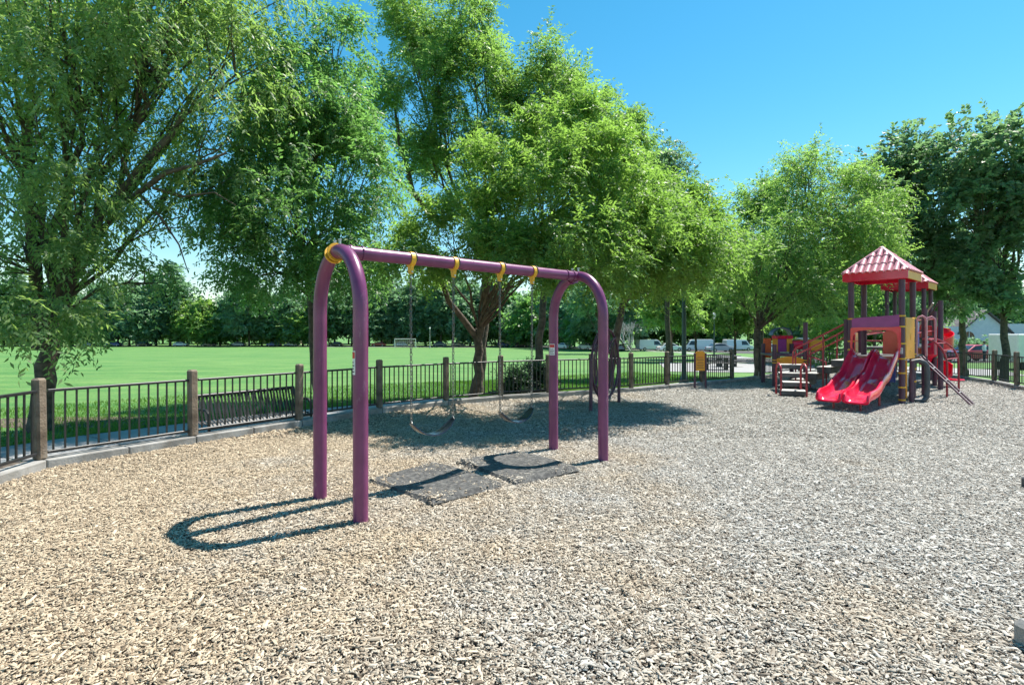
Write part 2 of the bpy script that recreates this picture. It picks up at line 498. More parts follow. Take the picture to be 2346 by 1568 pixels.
# playground bed: chip sheet and the chips themselves
mb = MB()
mb.add([(x, y, 0) for x, y in OUTLINE], [tuple(range(len(OUTLINE)))])
bed = mb.build('playground_ground', M['chipbed'])
tag(bed, 'flat playground bed filled with pale wood chips', 'ground', kind='structure')

def chip_patch(seed, n, size, k=1.0, lift=.03):
    rng = np.random.default_rng(seed)
    L = np.where(rng.uniform(size=n) < .12, rng.gamma(5, .0072, n), rng.gamma(3.6, .0050, n)).clip(.006, .075) * k
    Wd = (rng.uniform(.16, .42, n) * L).clip(.005 * k, .02 * k)
    H = rng.uniform(.002, .0055, n) * k
    base = np.array([[-.5, -.5, -.5], [.5, -.38, -.5], [.46, .42, -.5], [-.44, .5, -.5], [-.42, -.3, .5], [.38, -.42, .5], [.40, .3, .5], [-.36, .4, .5]])
    J = rng.normal(0, .09, (n, 8, 3)) * np.array([1, 1.3, .6])
    P = (base[None] + J) * np.stack([L, Wd, H], 1)[:, None, :]
    yaw = rng.normal(.0, 1.2, n) ; pit = rng.normal(0, .15, n); rol = rng.normal(0, .28, n)
    cy, sy, cp, sp, cr, sr = np.cos(yaw), np.sin(yaw), np.cos(pit), np.sin(pit), np.cos(rol), np.sin(rol)
    y2 = P[..., 1] * cr[:, None] - P[..., 2] * sr[:, None]; z2 = P[..., 1] * sr[:, None] + P[..., 2] * cr[:, None]
    x3 = P[..., 0] * cp[:, None] + z2 * sp[:, None]; z3 = -P[..., 0] * sp[:, None] + z2 * cp[:, None]
    x4 = x3 * cy[:, None] - y2 * sy[:, None]; y4 = x3 * sy[:, None] + y2 * cy[:, None]
    c = np.stack([rng.uniform(-size / 2, size / 2, n), rng.uniform(-size / 2, size / 2, n), lift * rng.uniform(.0, 1.0, n) ** 1.0 + .004], 1)
    V = np.stack([x4, y4, z3], -1) + c[:, None, :]
    F0 = np.array([[4, 5, 6, 7], [0, 1, 5, 4], [1, 2, 6, 5], [2, 3, 7, 6], [3, 0, 4, 7]])
    F = (F0[None] + 8 * np.arange(n)[:, None, None]).reshape(-1, 4)
    lvl = (c[:, 2] / lift)
    tint = np.repeat((rng.beta(2.2, 1.3, n)).clip(0, 1), 8)
    return V.reshape(-1, 3), F, tint

def in_poly(x, y, P):
    c = False
    j = len(P) - 1
    for i in range(len(P)):
        xi, yi = P[i]; xj, yj = P[j]
        if (yi > y) != (yj > y) and x < (xj - xi) * (y - yi) / (yj - yi) + xi: c = not c
        j = i
    return c

def chips_field(name, protos, spots):
    """one object whose geometry nodes lay the loose chip patches side by side"""
    me = bpy.data.meshes.new(name)
    me.from_pydata([s[:3] for s in spots], [], [])
    a = me.attributes.new('rz', 'FLOAT', 'POINT'); a.data.foreach_set('value', [s[3] for s in spots])
    a = me.attributes.new('pick', 'INT', 'POINT'); a.data.foreach_set('value', [s[4] for s in spots])
    me.materials.append(M['chip'])
    o = bpy.data.objects.new(name, me); COL.objects.link(o)
    ng = bpy.data.node_groups.new(name, 'GeometryNodeTree')
    ng.interface.new_socket('Geometry', in_out='INPUT', socket_type='NodeSocketGeometry')
    ng.interface.new_socket('Geometry', in_out='OUTPUT', socket_type='NodeSocketGeometry')
    N, L = ng.nodes, ng.links
    gi, go = N.new('NodeGroupInput'), N.new('NodeGroupOutput')
    ci = N.new('GeometryNodeCollectionInfo'); ci.inputs['Collection'].default_value = protos
    ci.inputs['Separate Children'].default_value = True; ci.inputs['Reset Children'].default_value = True
    ip = N.new('GeometryNodeInstanceOnPoints'); ip.inputs['Pick Instance'].default_value = True
    na = N.new('GeometryNodeInputNamedAttribute'); na.data_type = 'INT'; na.inputs['Name'].default_value = 'pick'
    nb = N.new('GeometryNodeInputNamedAttribute'); nb.data_type = 'FLOAT'; nb.inputs['Name'].default_value = 'rz'
    cx = N.new('ShaderNodeCombineXYZ')
    L.new(gi.outputs[0], ip.inputs['Points']); L.new(ci.outputs[0], ip.inputs['Instance'])
    L.new(na.outputs['Attribute'], ip.inputs['Instance Index']); L.new(nb.outputs['Attribute'], cx.inputs['Z'])
    L.new(cx.outputs[0], ip.inputs['Rotation']); L.new(ip.outputs[0], go.inputs[0])
    md = o.modifiers.new('chips', 'NODES'); md.node_group = ng
    return o

def make_chips():
    fine = bpy.data.collections.new('chip_patches'); wide = bpy.data.collections.new('chip_patches_wide')
    for k in range(5):
        V, F, t = chip_patch(100 + k, 10500, 1.06, 1.0, .024)
        o = quads_mesh('chip_patch', V, F, M['chip'], attr=t); COL.objects.unlink(o); fine.objects.link(o)
    for k in range(5):
        V, F, t = chip_patch(200 + k, 4600, 1.08, 1.15, .026)
        o = quads_mesh('chip_patch_wide', V, F, M['chip'], attr=t); COL.objects.unlink(o); wide.objects.link(o)
    s1, s2, edge = [], [], []
    for i in range(-7, 18):
        for j in range(0, 23):
            x, y = i + .5, j + .5
            if abs(x) > y * 1.15 + 1.6: continue
            c = [in_poly(x + a, y + b, OUTLINE) for a in (-.56, .56) for b in (-.56, .56)]
            if all(c):
                (s1 if y < 8 else s2).append((x, y, 0, random.choice([0, .5, 1, 1.5]) * math.pi, random.randrange(5)))
            elif any(c):
                edge.append((x, y))
    a = chips_field('wood_chips', fine, s1)
    tag(a, 'loose pale wood chips covering the playground around the swings', 'wood chips', kind='stuff')
    b = chips_field('wood_chips', wide, s2)
    tag(b, 'loose pale wood chips spread beyond the swings to the play tower', 'wood chips', kind='stuff')
    Vs, Fs, Ts, base = [], [], [], 0
    for q, (x, y) in enumerate(edge):
        V, F, t = chip_patch(900 + q, 6000 if y < 8 else 1700, 1.06, 1.05 if y < 8 else 1.6)
        V = V + np.array([x, y, 0])
        n = len(V) // 8
        C = V.reshape(n, 8, 3).mean(1)
        keep = np.array([in_poly(p[0], p[1], OUTLINE) for p in C])
        V = V.reshape(n, 8, 3)[keep]; t = t.reshape(n, 8)[keep]
        m = len(V)
        if m == 0: continue
        F = (F.reshape(n, 5, 4)[:m]) + base
        base += m * 8
        Vs.append(V.reshape(-1, 3)); Fs.append(F.reshape(-1, 4)); Ts.append(t.ravel())
    e = quads_mesh('wood_chips', np.concatenate(Vs), np.concatenate(Fs), M['chip'], attr=np.concatenate(Ts))
    tag(e, 'loose pale wood chips lying along the foot of the kerb', 'wood chips', kind='stuff')
make_chips()

# ------------------------------------------------------------------ kerb and fence
def seg_box(mb, a, b, w, z0, z1, off=0.0, gap=0.0):
    a, b = Vector(a), Vector(b)
    t = (b - a).normalized(); n = Vector((-t.y, t.x))
    a2, b2 = a + t * gap, b - t * gap
    q = [a2 + n * (off - w / 2), b2 + n * (off - w / 2), b2 + n * (off + w / 2), a2 + n * (off + w / 2)]
    mb.add([(p.x, p.y, z0) for p in q] + [(p.x, p.y, z1) for p in q],
           [(3, 2, 1, 0), (4, 5, 6, 7), (0, 1, 5, 4), (1, 2, 6, 5), (2, 3, 7, 6), (3, 0, 4, 7)])

kerb = thing('kerb', 'pale concrete kerb wall holding in the wood chips', 'kerb')
kerb['kind'] = 'structure'
KL = [(-5.2, 2.6), LEFT_END] + POSTS + RIGHTP
K0, K1 = offset_line(KL, -.10), offset_line(KL, .12)
for i in range(len(KL) - 1):
    nsub = 2 if i < 4 else 1
    for k in range(nsub):
        t0, t1 = k / nsub, (k + 1) / nsub
        d = (Vector(KL[i + 1]) - Vector(KL[i])).length
        e = .006 / d
        q = [lerp(K0[i], K0[i + 1], t0 + e), lerp(K0[i], K0[i + 1], t1 - e), lerp(K1[i], K1[i + 1], t1 - e), lerp(K1[i], K1[i + 1], t0 + e)]
        mb = MB()
        mb.add([(p.x, p.y, -.75) for p in q] + [(p.x, p.y, .12) for p in q],
               [(3, 2, 1, 0), (4, 5, 6, 7), (0, 1, 5, 4), (1, 2, 6, 5), (2, 3, 7, 6), (3, 0, 4, 7)])
        mb.build('kerb_segment', M['concrete'], kerb, bevel=.012)

picket_proto = None
def make_fence(line, name, label, skip_first_post=False):
    global picket_proto
    f = thing(name, label, 'fence', (line[0][0], line[0][1], .12))
    o0 = Vector((line[0][0], line[0][1], .12))
    post_proto = None
    for i, p in enumerate(line):
        if i == 0 and skip_first_post: continue
        a = Vector(line[max(i - 1, 0)]); b = Vector(line[min(i + 1, len(line) - 1)])
        ang = math.atan2((b - a).y, (b - a).x)
        lx, ly = p[0] - o0.x, p[1] - o0.y
        if post_proto is None:
            mb = MB(); mb.box((0, 0, .475), (.112, .112, .95), bev=.02)
            post_proto = mb.build('post', M['wood'], f, loc=(lx, ly, 0))
            post_proto.rotation_euler = (0, 0, ang)
            foot = MB(); foot.box((0, -.061, .07), (.09, .008, .14)); bo = foot.build('bracket', M['steel'], post_proto)
        else:
            c = dup_part(post_proto, f, (lx, ly, 0), (random.uniform(-.012, .012), random.uniform(-.012, .012), ang + random.uniform(-.05, .05)))
    for i in range(len(line) - 1):
        a, b = Vector(line[i]), Vector(line[i + 1])
        t = (b - a).normalized(); L = (b - a).length
        a2, b2 = a + t * .066, b - t * .066
        Lr = L - .132
        ang = math.atan2(t.y, t.x)
        for zr, w in ((.80, .042), (.075, .036)):
            mb = MB(); mb.box((0, 0, 0), (Lr, w, .034), bev=.005)
            r = mb.build('rail', M['black'], f, loc=((a2.x + b2.x) / 2 - o0.x, (a2.y + b2.y) / 2 - o0.y, zr))
            r.rotation_euler = (0, 0, ang)
        n = max(6, round(Lr / .112))
        for k in range(n):
            p = a2 + (b2 - a2) * ((k + .5) / n)
            loc = (p.x - o0.x, p.y - o0.y, 0)
            if picket_proto is None:
                mb = MB(); mb.box((0, 0, .437), (.018, .018, .69))
                picket_proto = mb.build('picket', M['black'], f, loc=loc)
                picket_proto.rotation_euler = (0, 0, ang)
            else:
                dup_part(picket_proto, f, loc, (0, 0, ang + random.uniform(-.03, .03)))
    return f
make_fence([LEFT_END] + POSTS[:12], 'picket_fence', 'black metal picket fence with brown timber posts along the kerb beside the lawn')
make_fence(POSTS[12:] + RIGHTP, 'picket_fence', 'black metal picket fence behind and beside the play tower')

# ------------------------------------------------------------------ swing frame
A, B = Vector((-1.56, 4.84)), Vector((.848, 6.99))
BD = (B - A).normalized(); HALF = (B - A).length / 2
mid = (A + B) / 2
SRZ = math.atan2(BD.y, BD.x)
sw = thing('swing_frame', 'plum purple swing frame of two tubular arches and a top beam', 'swing set', (mid.x, mid.y, 0), SRZ)
PR, ZT, ZS, HW = .0635, 2.335, 1.80, .427
def arch_path(x):
    p = [(x, HW, -.15), (x, HW, .6), (x, HW, 1.2), (x, HW, ZS)]
    for k in range(1, 24):
        a = math.pi * k / 24
        p.append((x, HW * math.cos(a), ZS + (ZT - ZS) * math.sin(a)))
    p += [(x, -HW, ZS), (x, -HW, 1.2), (x, -HW, .6), (x, -HW, -.15)]
    return p
for sx in (-1, 1):
    ar = MB().tube(arch_path(sx * HALF), PR, 24).build('arch', M['plum'], sw, smooth=True)
    mb = MB()
    ring = [(sx * HALF, 0, 0)]
    # flanged coupling on the arch next to the beam
    for y in (.05, .115):
        yy = min(y, HW)
        a = math.acos(yy / HW)
        c = Vector((sx * HALF, yy, ZS + (ZT - ZS) * math.sin(a)))
        tn = Vector((0, -HW * math.sin(a), (ZT - ZS) * math.cos(a))).normalized()
        mb.tube([c - tn * .009, c + tn * .009], PR + .022, 24)
    mb.build('flange', M['yellow'] if sx < 0 else M['plum'], sw, smooth=True)
    mb = MB()
    for y in (-.02, .085):
        mb.cyl((sx * HALF, y, ZT + PR + .0), (sx * HALF, y, ZT + PR + .035), .012, 8)
        mb.cyl((sx * HALF, y, ZT + PR + .035), (sx * HALF, y, ZT + PR + .045), .018, 6)
    mb.build('bolt', M['steel'], sw)
MB().tube([(-HALF + .02, 0, ZT), (0, 0, ZT), (HALF - .02, 0, ZT)], PR - .002, 24).build('beam', M['plum'], sw, smooth=True)
for sx in (-1, 1):
    for dx in (.10, .22):
        MB().tube([(sx * (HALF - dx) - .008, 0, ZT), (sx * (HALF - dx) + .008, 0, ZT)], PR + .007, 24).build('collar', M['plum'], sw, smooth=True)
LEN = 2 * HALF
TS = [.230, .391, .590, .748]
for t in TS:
    x = -HALF + LEN * t
    h = MB()
    h.tube([(x - .024, 0, ZT - .004), (x + .024, 0, ZT - .004)], PR + .010, 20)
    h.prism([(-.034, -.05), (.034, -.05), (.024, -.115), (.014, -.15), (-.014, -.15), (-.024, -.115)], (x - .018, 0, ZT), (0, 1, 0), (0, 0, 1), (1, 0, 0), .036)
    ho = h.build('swing_hanger', M['yellow'], sw)
    s = MB()
    s.tube([(x + .03 , (PR + .011) * math.cos(a), ZT + (PR + .011) * math.sin(a)) for a in [math.pi * k / 14 for k in range(15)]], .006, 6)
    s.cyl((x + .03, PR + .01, ZT), (x + .03, PR + .01, ZT - .03), .006, 6)
    s.cyl((x + .03, -PR - .01, ZT), (x + .03, -PR - .01, ZT - .03), .006, 6)
    s.build('strap', M['black'], ho)
    MB().cyl((x, -.03, ZT - .13), (x, .03, ZT - .13), .010, 8).build('pin', M['steel'], ho)
# warning stickers (faded print, too small to read)
def sticker(x, y, z, ang, w=.085, hgt=.15):
    pr = PR + .0012
    def patch(z0, z1, mat, name, lift, par=None, a0=-.62, a1=.62):
        m = MB(); vs = []
        for k in range(7):
            a = ang + a0 + (a1 - a0) * k / 6
            vs += [(x + (pr + lift) * math.cos(a), y + (pr + lift) * math.sin(a), z0), (x + (pr + lift) * math.cos(a), y + (pr + lift) * math.sin(a), z1)]
        m.add(vs, [(2 * i, 2 * i + 2, 2 * i + 3, 2 * i + 1) for i in range(6)])
        return m.build(name, mat, par or sw, smooth=True)
    p = patch(z, z + hgt, M['white'], 'sticker', 0)
    patch(z + hgt * .68, z + hgt * .95, M['labelred'], 'sticker_heading', .001, p, -.55, .55)
    for k in range(4):
        patch(z + hgt * (.10 + .13 * k), z + hgt * (.15 + .13 * k), M['darkprint'], 'sticker_line', .001, p, -.48, .48 - .12 * (k % 2))
toc = math.atan2(-1, -.2) - SRZ
sticker(HALF, HW, 1.30, math.atan2(-1, -.45) - SRZ)
sticker(-HALF, -HW, 1.25, math.atan2(-.55, -1) - SRZ, hgt=.2)

# swings hang from the frame
def chain(name, p0, p1, parent):
    p0, p1 = Vector(p0), Vector(p1)
    L = (p1 - p0).length
    n = int(L / .036)
    d = (p1 - p0) / n
    mb = MB()
    for i in range(n):
        c = p0 + d * (i + .5)
        ax = Vector((1, 0, 0)) if i % 2 else Vector((0, 1, 0))
        up = d.normalized()
        sd = up.cross(ax).normalized()
        pts = []
        for k in range(8):
            a = 2 * math.pi * (k + .5) / 8
            pts.append(c + up * (.024 * math.sin(a)) + sd * (.0125 * math.cos(a)))
        mb.tube(pts, .0042, 5, closed=True)
    return mb.build(name, M['chainsteel'], parent, smooth=True, fix=False)
SWL = ['black belt swing hanging nearer the close arch', 'black belt swing hanging nearer the far arch']
for i, (ta, tb) in enumerate(((TS[0], TS[1]), (TS[2], TS[3]))):
    xa, xb = -HALF + LEN * ta, -HALF + LEN * tb
    xm = (xa + xb) / 2
    wx = Vector((mid.x + BD.x * xm, mid.y + BD.y * xm, .56))
    s = thing('belt_swing', SWL[i], 'swing', wx, SRZ, 'belt swings')
    hw = (xb - xa) / 2
    zt = ZT - .13 - .56
    chain('chain', (-hw, 0, zt), (-hw * .97, 0, .15), s)
    chain('chain', (hw, 0, zt), (hw * .97, 0, .15), s)
    # sagging belt
    mb = MB(); N = 22; prof = []
    for k in range(N + 1):
        q = -1 + 2 * k / N
        x = hw * .98 * q
        z = .135 * abs(q) ** 2.1
        wv = .068 * (1 - .45 * max(0, abs(q) - .72) / .28)
        prof.append((x, z, wv))
    vs = []
    for x, z, w in prof:
        for (dy, dz) in ((-w, -.004), (-w * .9, .008), (w * .9, .008), (w, -.004), (w * .9, -.007), (-w * .9, -.007)):
            vs.append((x, dy, z + dz))
    fs = []
    for k in range(N):
        for j in range(6):
            l = (j + 1) % 6
            fs.append((k * 6 + j, k * 6 + l, k * 6 + 6 + l, k * 6 + 6 + j))
    fs += [tuple(range(5, -1, -1)), tuple(N * 6 + j for j in range(6))]
    mb.add(vs, fs)
    mb.build('belt_seat', M['seat'], s, smooth=True)
    for sx in (-1, 1):
        mb = MB()
        mb.tube([(sx * hw * .97, -.03, .13), (sx * hw * .97, 0, .165), (sx * hw * .97, .03, .13)], .006, 6, closed=True)
        mb.build('seat_shackle', M['steel'], s)

# rubber wear mats under the swings
def wear_mat(center, rot, label, seed):
    rng = np.random.default_rng(seed)
    o = thing('rubber_mat', label, 'mat', (center[0], center[1], 0), rot, 'rubber mats under the swings')
    nx, ny = 20, 26
    a, b = .46, .60
    V, F = [], []
    for j in range(ny + 1):
        for i in range(nx + 1):
            x, y = -a + 2 * a * i / nx, -b + 2 * b * j / ny
            e = max(abs(x) / a, abs(y) / b)
            z = .075 - .028 * (1 - e ** 2) + .026 * math.sin(3.1 * x + seed) * math.cos(2.6 * y + seed)
            z -= .05 * max(0, e - .93) / .07
            V.append((x, y, z))
    for j in range(ny):
        for i in range(nx):
            q = j * (nx + 1) + i
            F.append((q, q + 1, q + nx + 2, q + nx + 1))
    # skirt
    mb = MB(); mb.add(V, F)
    mb.build('mat_sheet', M['mat'], o, smooth=True)
    n = 420
    Vc, Fc, tc = chip_patch(seed, n, 1.0, 1.0, .004)
    Vc = Vc.reshape(n, 8, 3)
    c = Vc.mean(1, keepdims=True)
    loc = Vc - c
    px = np.sign(rng.uniform(-1, 1, n)) * (1 - rng.beta(1, 2.4, n)) * a
    py = np.sign(rng.uniform(-1, 1, n)) * (1 - rng.beta(1, 2.4, n)) * b
    e = np.maximum(abs(px) / a, abs(py) / b)
    pz = .080 - .028 * (1 - e ** 2) + .026 * np.sin(3.1 * px + seed) * np.cos(2.6 * py + seed) - .05 * np.maximum(0, e - .93) / .07
    Vn = loc + np.stack([px, py, pz], 1)[:, None, :]
    q = quads_mesh('scattered_chips', Vn.reshape(-1, 3), Fc, M['chip'], o, attr=tc)
    q['kind'] = 'stuff'
cx = lambda t, off=0: (A.x + (B.x - A.x) * t + .666 * off, A.y + (B.y - A.y) * t - .746 * off)
wear_mat(cx(.335, -.10), SRZ + .06, 'dark rubber mat half sunk in chips below the closer swing', 31)
wear_mat(cx(.675, -.02), SRZ - .10, 'dark rubber mat half buried in chips below the farther swing', 32)

# ------------------------------------------------------------------ play tower structure
PC = Vector((8.787, 12.756))
PRZ = math.atan2(-.743, .669)
ps = thing('play_structure', 'red and purple play tower with tiled roofs and double slide', 'play structure', (PC.x, PC.y, 0), PRZ)
def ppost(x, y, h, mat='plum_dark', r=.064, name='post', par=None):
    return MB().tube([(x, y, -.1), (x, y, h * .5), (x, y, h)], r, 16).build(name, M[mat], par or ps, smooth=True)
def clamp(par, x, y, z, r=.070, h=.035, mat='yellow'):
    MB().tube([(x, y, z - h / 2), (x, y, z + h / 2)], r + .004, 16).build('clamp', M[mat], par, smooth=True)
H1 = 2.80
for (x, y) in ((-.5, -.5), (.5, -.5), (-.5, .5), (.5, .5)):
    p = ppost(x, y, H1)
    if (x, y) == (.5, -.5):
        for z in (1.98, 1.74, 1.36, 1.02, .70, .38, .10): clamp(p, x, y, z)
        m = MB(); m.box((x - .0, y - .066, 1.20), (.07, .004, .13)); st = m.build('sticker', M['white'], p)
        for k in range(4):
            m = MB(); m.box((x, y - .0690, 1.155 + .028 * k), (.05, .002, .010)); m.build('sticker_line', M['darkprint'], st)
    if (x, y) == (-.5, -.5):
        for z in (1.93, 1.40, 1.20): clamp(p, x, y, z)
    if (x, y) == (.5, .5):
        for z in (1.95, 1.1, .75, .45): clamp(p, x, y, z)

def tile_roof(cx, cy, L, z0, zt, fh, name='roof'):
    """pyramid roof of barrel tiles on a red fascia"""
    h = L / 2

    core = MB()
    e = h - .01
    core.add([(cx - e, cy - e, z0), (cx + e, cy - e, z0), (cx + e, cy + e, z0), (cx - e, cy + e, z0), (cx, cy, zt - .03)],
             [(3, 2, 1, 0), (0, 1, 4), (1, 2, 4), (2, 3, 4), (3, 0, 4)])
    rf = core.build(name, M['roof'], ps)
    for k in range(4):
        ang = k * math.pi / 2
        m = MB()
        Rm = Matrix.Rotation(ang, 3, 'Z')
        c = Rm @ Vector((0, -h - .001, -fh / 2 + .02))
        m.box((cx + c.x, cy + c.y, z0 + c.z), (L - .032 if k % 2 else L + .03, .03, fh), rz=ang, bev=.006)
        m.build('fascia', M['red'] if k != 1 else M['ochre'], rf)
    n = 9
    w = L / n
    rise = zt - z0
    sl = math.atan2(rise, h)
    hyp = math.hypot(rise, h)
    rows = 3
    protos = {}
    for k in range(4):
        ang = k * math.pi / 2
        Rm = Matrix.Rotation(ang, 3, 'Z')
        for i in range(n):
            x = -h + w * (i + .5)
            top = 1 - (abs(x)) / h            # fraction of slope this column reaches
            if top < .05: continue
            a = -.03
            step = 1.0 / rows
            while a < top - .03:
                b = min(a + step + .02, top)
                ln = (b - a) * hyp
                m = MB(); vs = []
                sg = 6
                for (s_, lift, kk) in ((0, .010, 1.0), (ln, 0.0, .93)):
                    for q in range(sg + 1):
                        th = math.pi * q / sg
                        px = -math.cos(th) * w * .46 * kk
                        pz = math.sin(th) * w * .42 * kk + lift
                        vs.append((px, s_, pz))
                for (s_, lift, kk) in ((0, .0, .80),):
                    for q in range(sg + 1):
                        th = math.pi * q / sg
                        vs.append((-math.cos(th) * w * .46 * kk, s_, math.sin(th) * w * .42 * kk + lift))
                fs = [(q, q + 1, sg + 1 + q + 1, sg + 1 + q) for q in range(sg)] + [(q + 1, q, 2 * (sg + 1) + q, 2 * (sg + 1) + q + 1) for q in range(sg)]
                Ms = Matrix.Rotation(sl, 3, 'X')
                out = []
                for v in vs:
                    v2 = Ms @ Vector(v)
                    o = Vector((x, -h + a * h, z0 - 0 + a * rise)) + v2
                    o = Rm @ o
                    out.append((cx + o.x, cy + o.y, o.z))
                m.add(out, fs)
                m.build('tile', M['roof'], rf, smooth=True, fix=False)
                a += step
    for (sx, sy) in ((-1, -1), (1, -1), (1, 1), (-1, 1)):
        MB().tube([(cx + sx * h, cy + sy * h, z0 + .02), (cx, cy, zt + .015)], .04, 10).build('hip_tile', M['roof'], rf, smooth=True)
    MB().lathe([(.075, zt - .05), (.07, zt + .02), (.03, zt + .05)], (cx, cy, 0), 12).build('roof_cap', M['roof'], rf, smooth=True)
    return rf
tile_roof(0, 0, 1.26, 2.99, 3.60, .20)
T2 = Vector((-.876, 6.86))
for (x, y) in ((-.5, -.5), (.5, -.5), (-.5, .5), (.5, .5)):
    ppost(T2.x + x, T2.y + y, 3.05)
tile_roof(T2.x, T2.y, 1.26, 3.22, 3.80, .22)

def deck(x0, x1, y0, y1, z, name='deck'):
    m = MB(); m.box(((x0 + x1) / 2, (y0 + y1) / 2, z), (x1 - x0, y1 - y0, .05), bev=.01)
    d = m.build(name, M['grey'], ps)
    return d
deck(-.55, .55, -.46, .46, 1.03)
deck(-.92, .50, .50, 1.72, 1.035)
deck(T2.x - .5, T2.x + .5, T2.y - .5, T2.y + .5, 1.42)
deck(-.80, .10, 1.76, 6.3, 1.20, 'bridge_deck')
for (x, y, h) in ((-.92, .62, 1.95), (-.92, 1.72, 1.95), (.50, 1.72, 2.2), (-.8, 4.0, 2.1)):
    ppost(x, y, h)
for x in (-.80, .10):
    for z in (1.9, 1.55):
        MB().cyl((x, 1.8, z), (x, 6.3, z + .15), .02, 8).build('bridge_rail', M['red_rail'], ps, smooth=True)

# slide hood: header with its sky reflection painted in as purple, over a red rounded opening
def hood():
    y0 = -.53
    out = []
    W2, zb, ztp = .47, 1.06, 1.72
    m = MB()
    # header
    m.prism([(-.47, 1.70), (.47, 1.70), (.47, 2.02), (.40, 2.00), (-.40, 1.95), (-.47, 1.92)], (0, y0, 0), (1, 0, 0), (0, 0, 1), (0, -1, 0), .035)
    h = m.build('hood_panel', M['magenta'], ps)
    # frame ring
    path = [(-.43, 1.07), (-.455, 1.30), (-.44, 1.52), (-.40, 1.60), (-.33, 1.645), (-.2, 1.66), (.2, 1.66), (.33, 1.645), (.40, 1.60), (.435, 1.52), (.45, 1.30), (.43, 1.07)]
    outer = [(-.47, 1.05), (-.50, 1.30), (-.49, 1.70), (-.47, 1.72), (-.33, 1.73), (-.2, 1.73), (.2, 1.73), (.33, 1.73), (.47, 1.74), (.50, 1.72), (.50, 1.30), (.47, 1.05)]
    m = MB()
    vs = []
    for (a, b) in zip(path, outer):
        vs += [(a[0], y0 - .05, a[1]), (b[0], y0 - .05, b[1]), (a[0], y0 + .03, a[1]), (b[0], y0 + .03, b[1])]
    fs = []
    for i in range(len(path) - 1):
        q, r = 4 * i, 4 * i + 4
        fs += [(q, q + 1, r + 1, r), (q + 2, r + 2, r + 3, q + 3), (q, r, r + 2, q + 2), (q + 1, q + 3, r + 3, r + 1)]
    m.add(vs, fs)
    m.build('hood_frame', M['red'], ps, smooth=True)
    # side cheeks reaching back onto the deck
    for sx in (-1, 1):
        m = MB(); m.prism([(-.50, 1.08), (-.10 if sx > 0 else -.28, 1.08), (-.12 if sx > 0 else -.3, 1.62), (-.50, 1.66)], (sx * .44, 0, 0), (0, 1, 0), (0, 0, 1), (-sx, 0, 0), .03)
        m.build('hood_cheek', M['red'], ps)
hood()
# back panel seen through the opening, rails
m = MB(); m.prism([(-.10, 1.08), (.42, 1.08), (.42, 1.60), (.30, 1.66), (-.02, 1.66), (-.10, 1.58)], (0, .50, 0), (1, 0, 0), (0, 0, 1), (0, 1, 0), .03)
m.build('back_panel', M['red'], ps)
for z in (1.40, 1.62, 1.8):
    MB().cyl((-.44, .5, z), (-.12, .5, z), .016, 8).build('back_rail', M['red_rail'], ps, smooth=True)

# double slide
def slide():
    prof = [(0, 1.06), (.10, 1.055), (.22, 1.01), (.45, .86), (.70, .685), (.85, .60), (1.0, .555), (1.15, .525), (1.32, .455), (1.5, .37), (1.7, .305), (1.95, .275), (2.18, .265), (2.30, .25), (2.36, .215)]
    parts = []
    root = None
    for c in (-.245, .245):
        W = .235
        sec = [(-W, .15), (-W + .015, .172), (-W + .045, .165), (-W + .06, .10), (-W + .085, .03), (-W + .13, .004), (0, 0), (W - .13, .004), (W - .085, .03), (W - .06, .10), (W - .045, .165), (W - .015, .172), (W, .15),
               (W, .0), (W - .05, -.035), (0, -.04), (-W + .05, -.035), (-W, .0)]
        n = len(sec); vs = []
        for i, (t, z) in enumerate(prof):
            a = prof[max(i - 1, 0)]; b = prof[min(i + 1, len(prof) - 1)]
            d = Vector((b[0] - a[0], b[1] - a[1])).normalized()
            nx, nz = -d.y, d.x
            k = 1.0 if i < len(prof) - 2 else (.75 if i == len(prof) - 2 else .3)
            for (sx, sz) in sec:
                q = sz * (k if sz > 0 else 1)
                vs.append((c + sx, -.52 - (t + nx * q), z + nz * q))
        fs = []
        for i in range(len(prof) - 1):
            for j in range(n):
                l = (j + 1) % n
                fs.append((i * n + j, i * n + l, (i + 1) * n + l, (i + 1) * n + j))
        fs += [tuple(range(n - 1, -1, -1)), tuple((len(prof) - 1) * n + j for j in range(n))]
        m = MB(); m.add(vs, fs)
        o = m.build('slide_chute', M['red'], ps, smooth=True)
        MB().tube([(c, -2.55, -.1), (c, -2.55, .24)], .022, 10).build('slide_foot', M['red_rail'], o, smooth=True)
    for c in (-.1, .3):
        MB().tube([(c, -1.45, -.1), (c, -1.45, .50)], .022, 10).build('slide_leg', M['red_rail'], ps, smooth=True)
slide()
# ochre panel on the side of the tower
m = MB(); m.box((.545, 0, 1.48), (.03, .80, .95), bev=.012); op = m.build('side_panel', M['ochre'], ps)
for (a, b, w, h) in ((.03, 1.52, .012, .16), (-.05, 1.52, .012, .16), (-.01, 1.60, .10, .012), (-.03, 1.18, .05, .04), (.04, 1.24, .03, .03)):
    m = MB(); m.box((.562, a, b), (.004, w, h)); m.build('panel_mark', M['yellow'], op)
for z in (1.93, 1.72, 1.36, 1.03):
    for y in (-.42, .42):
        m = MB(); m.box((.535, y, z), (.05, .05, .03), bev=.005); m.build('panel_bracket', M['yellow'], op)
m = MB(); m.box((.53, .02, .53), (.025, .52, .30), bev=.01); lp = m.build('activity_panel', M['tread'], ps)
for y in (-.26, .30):
    MB().cyl((.53, y, .12), (.53, y, .98), .020, 8).build('panel_pole', M['ochre'], lp, smooth=True)
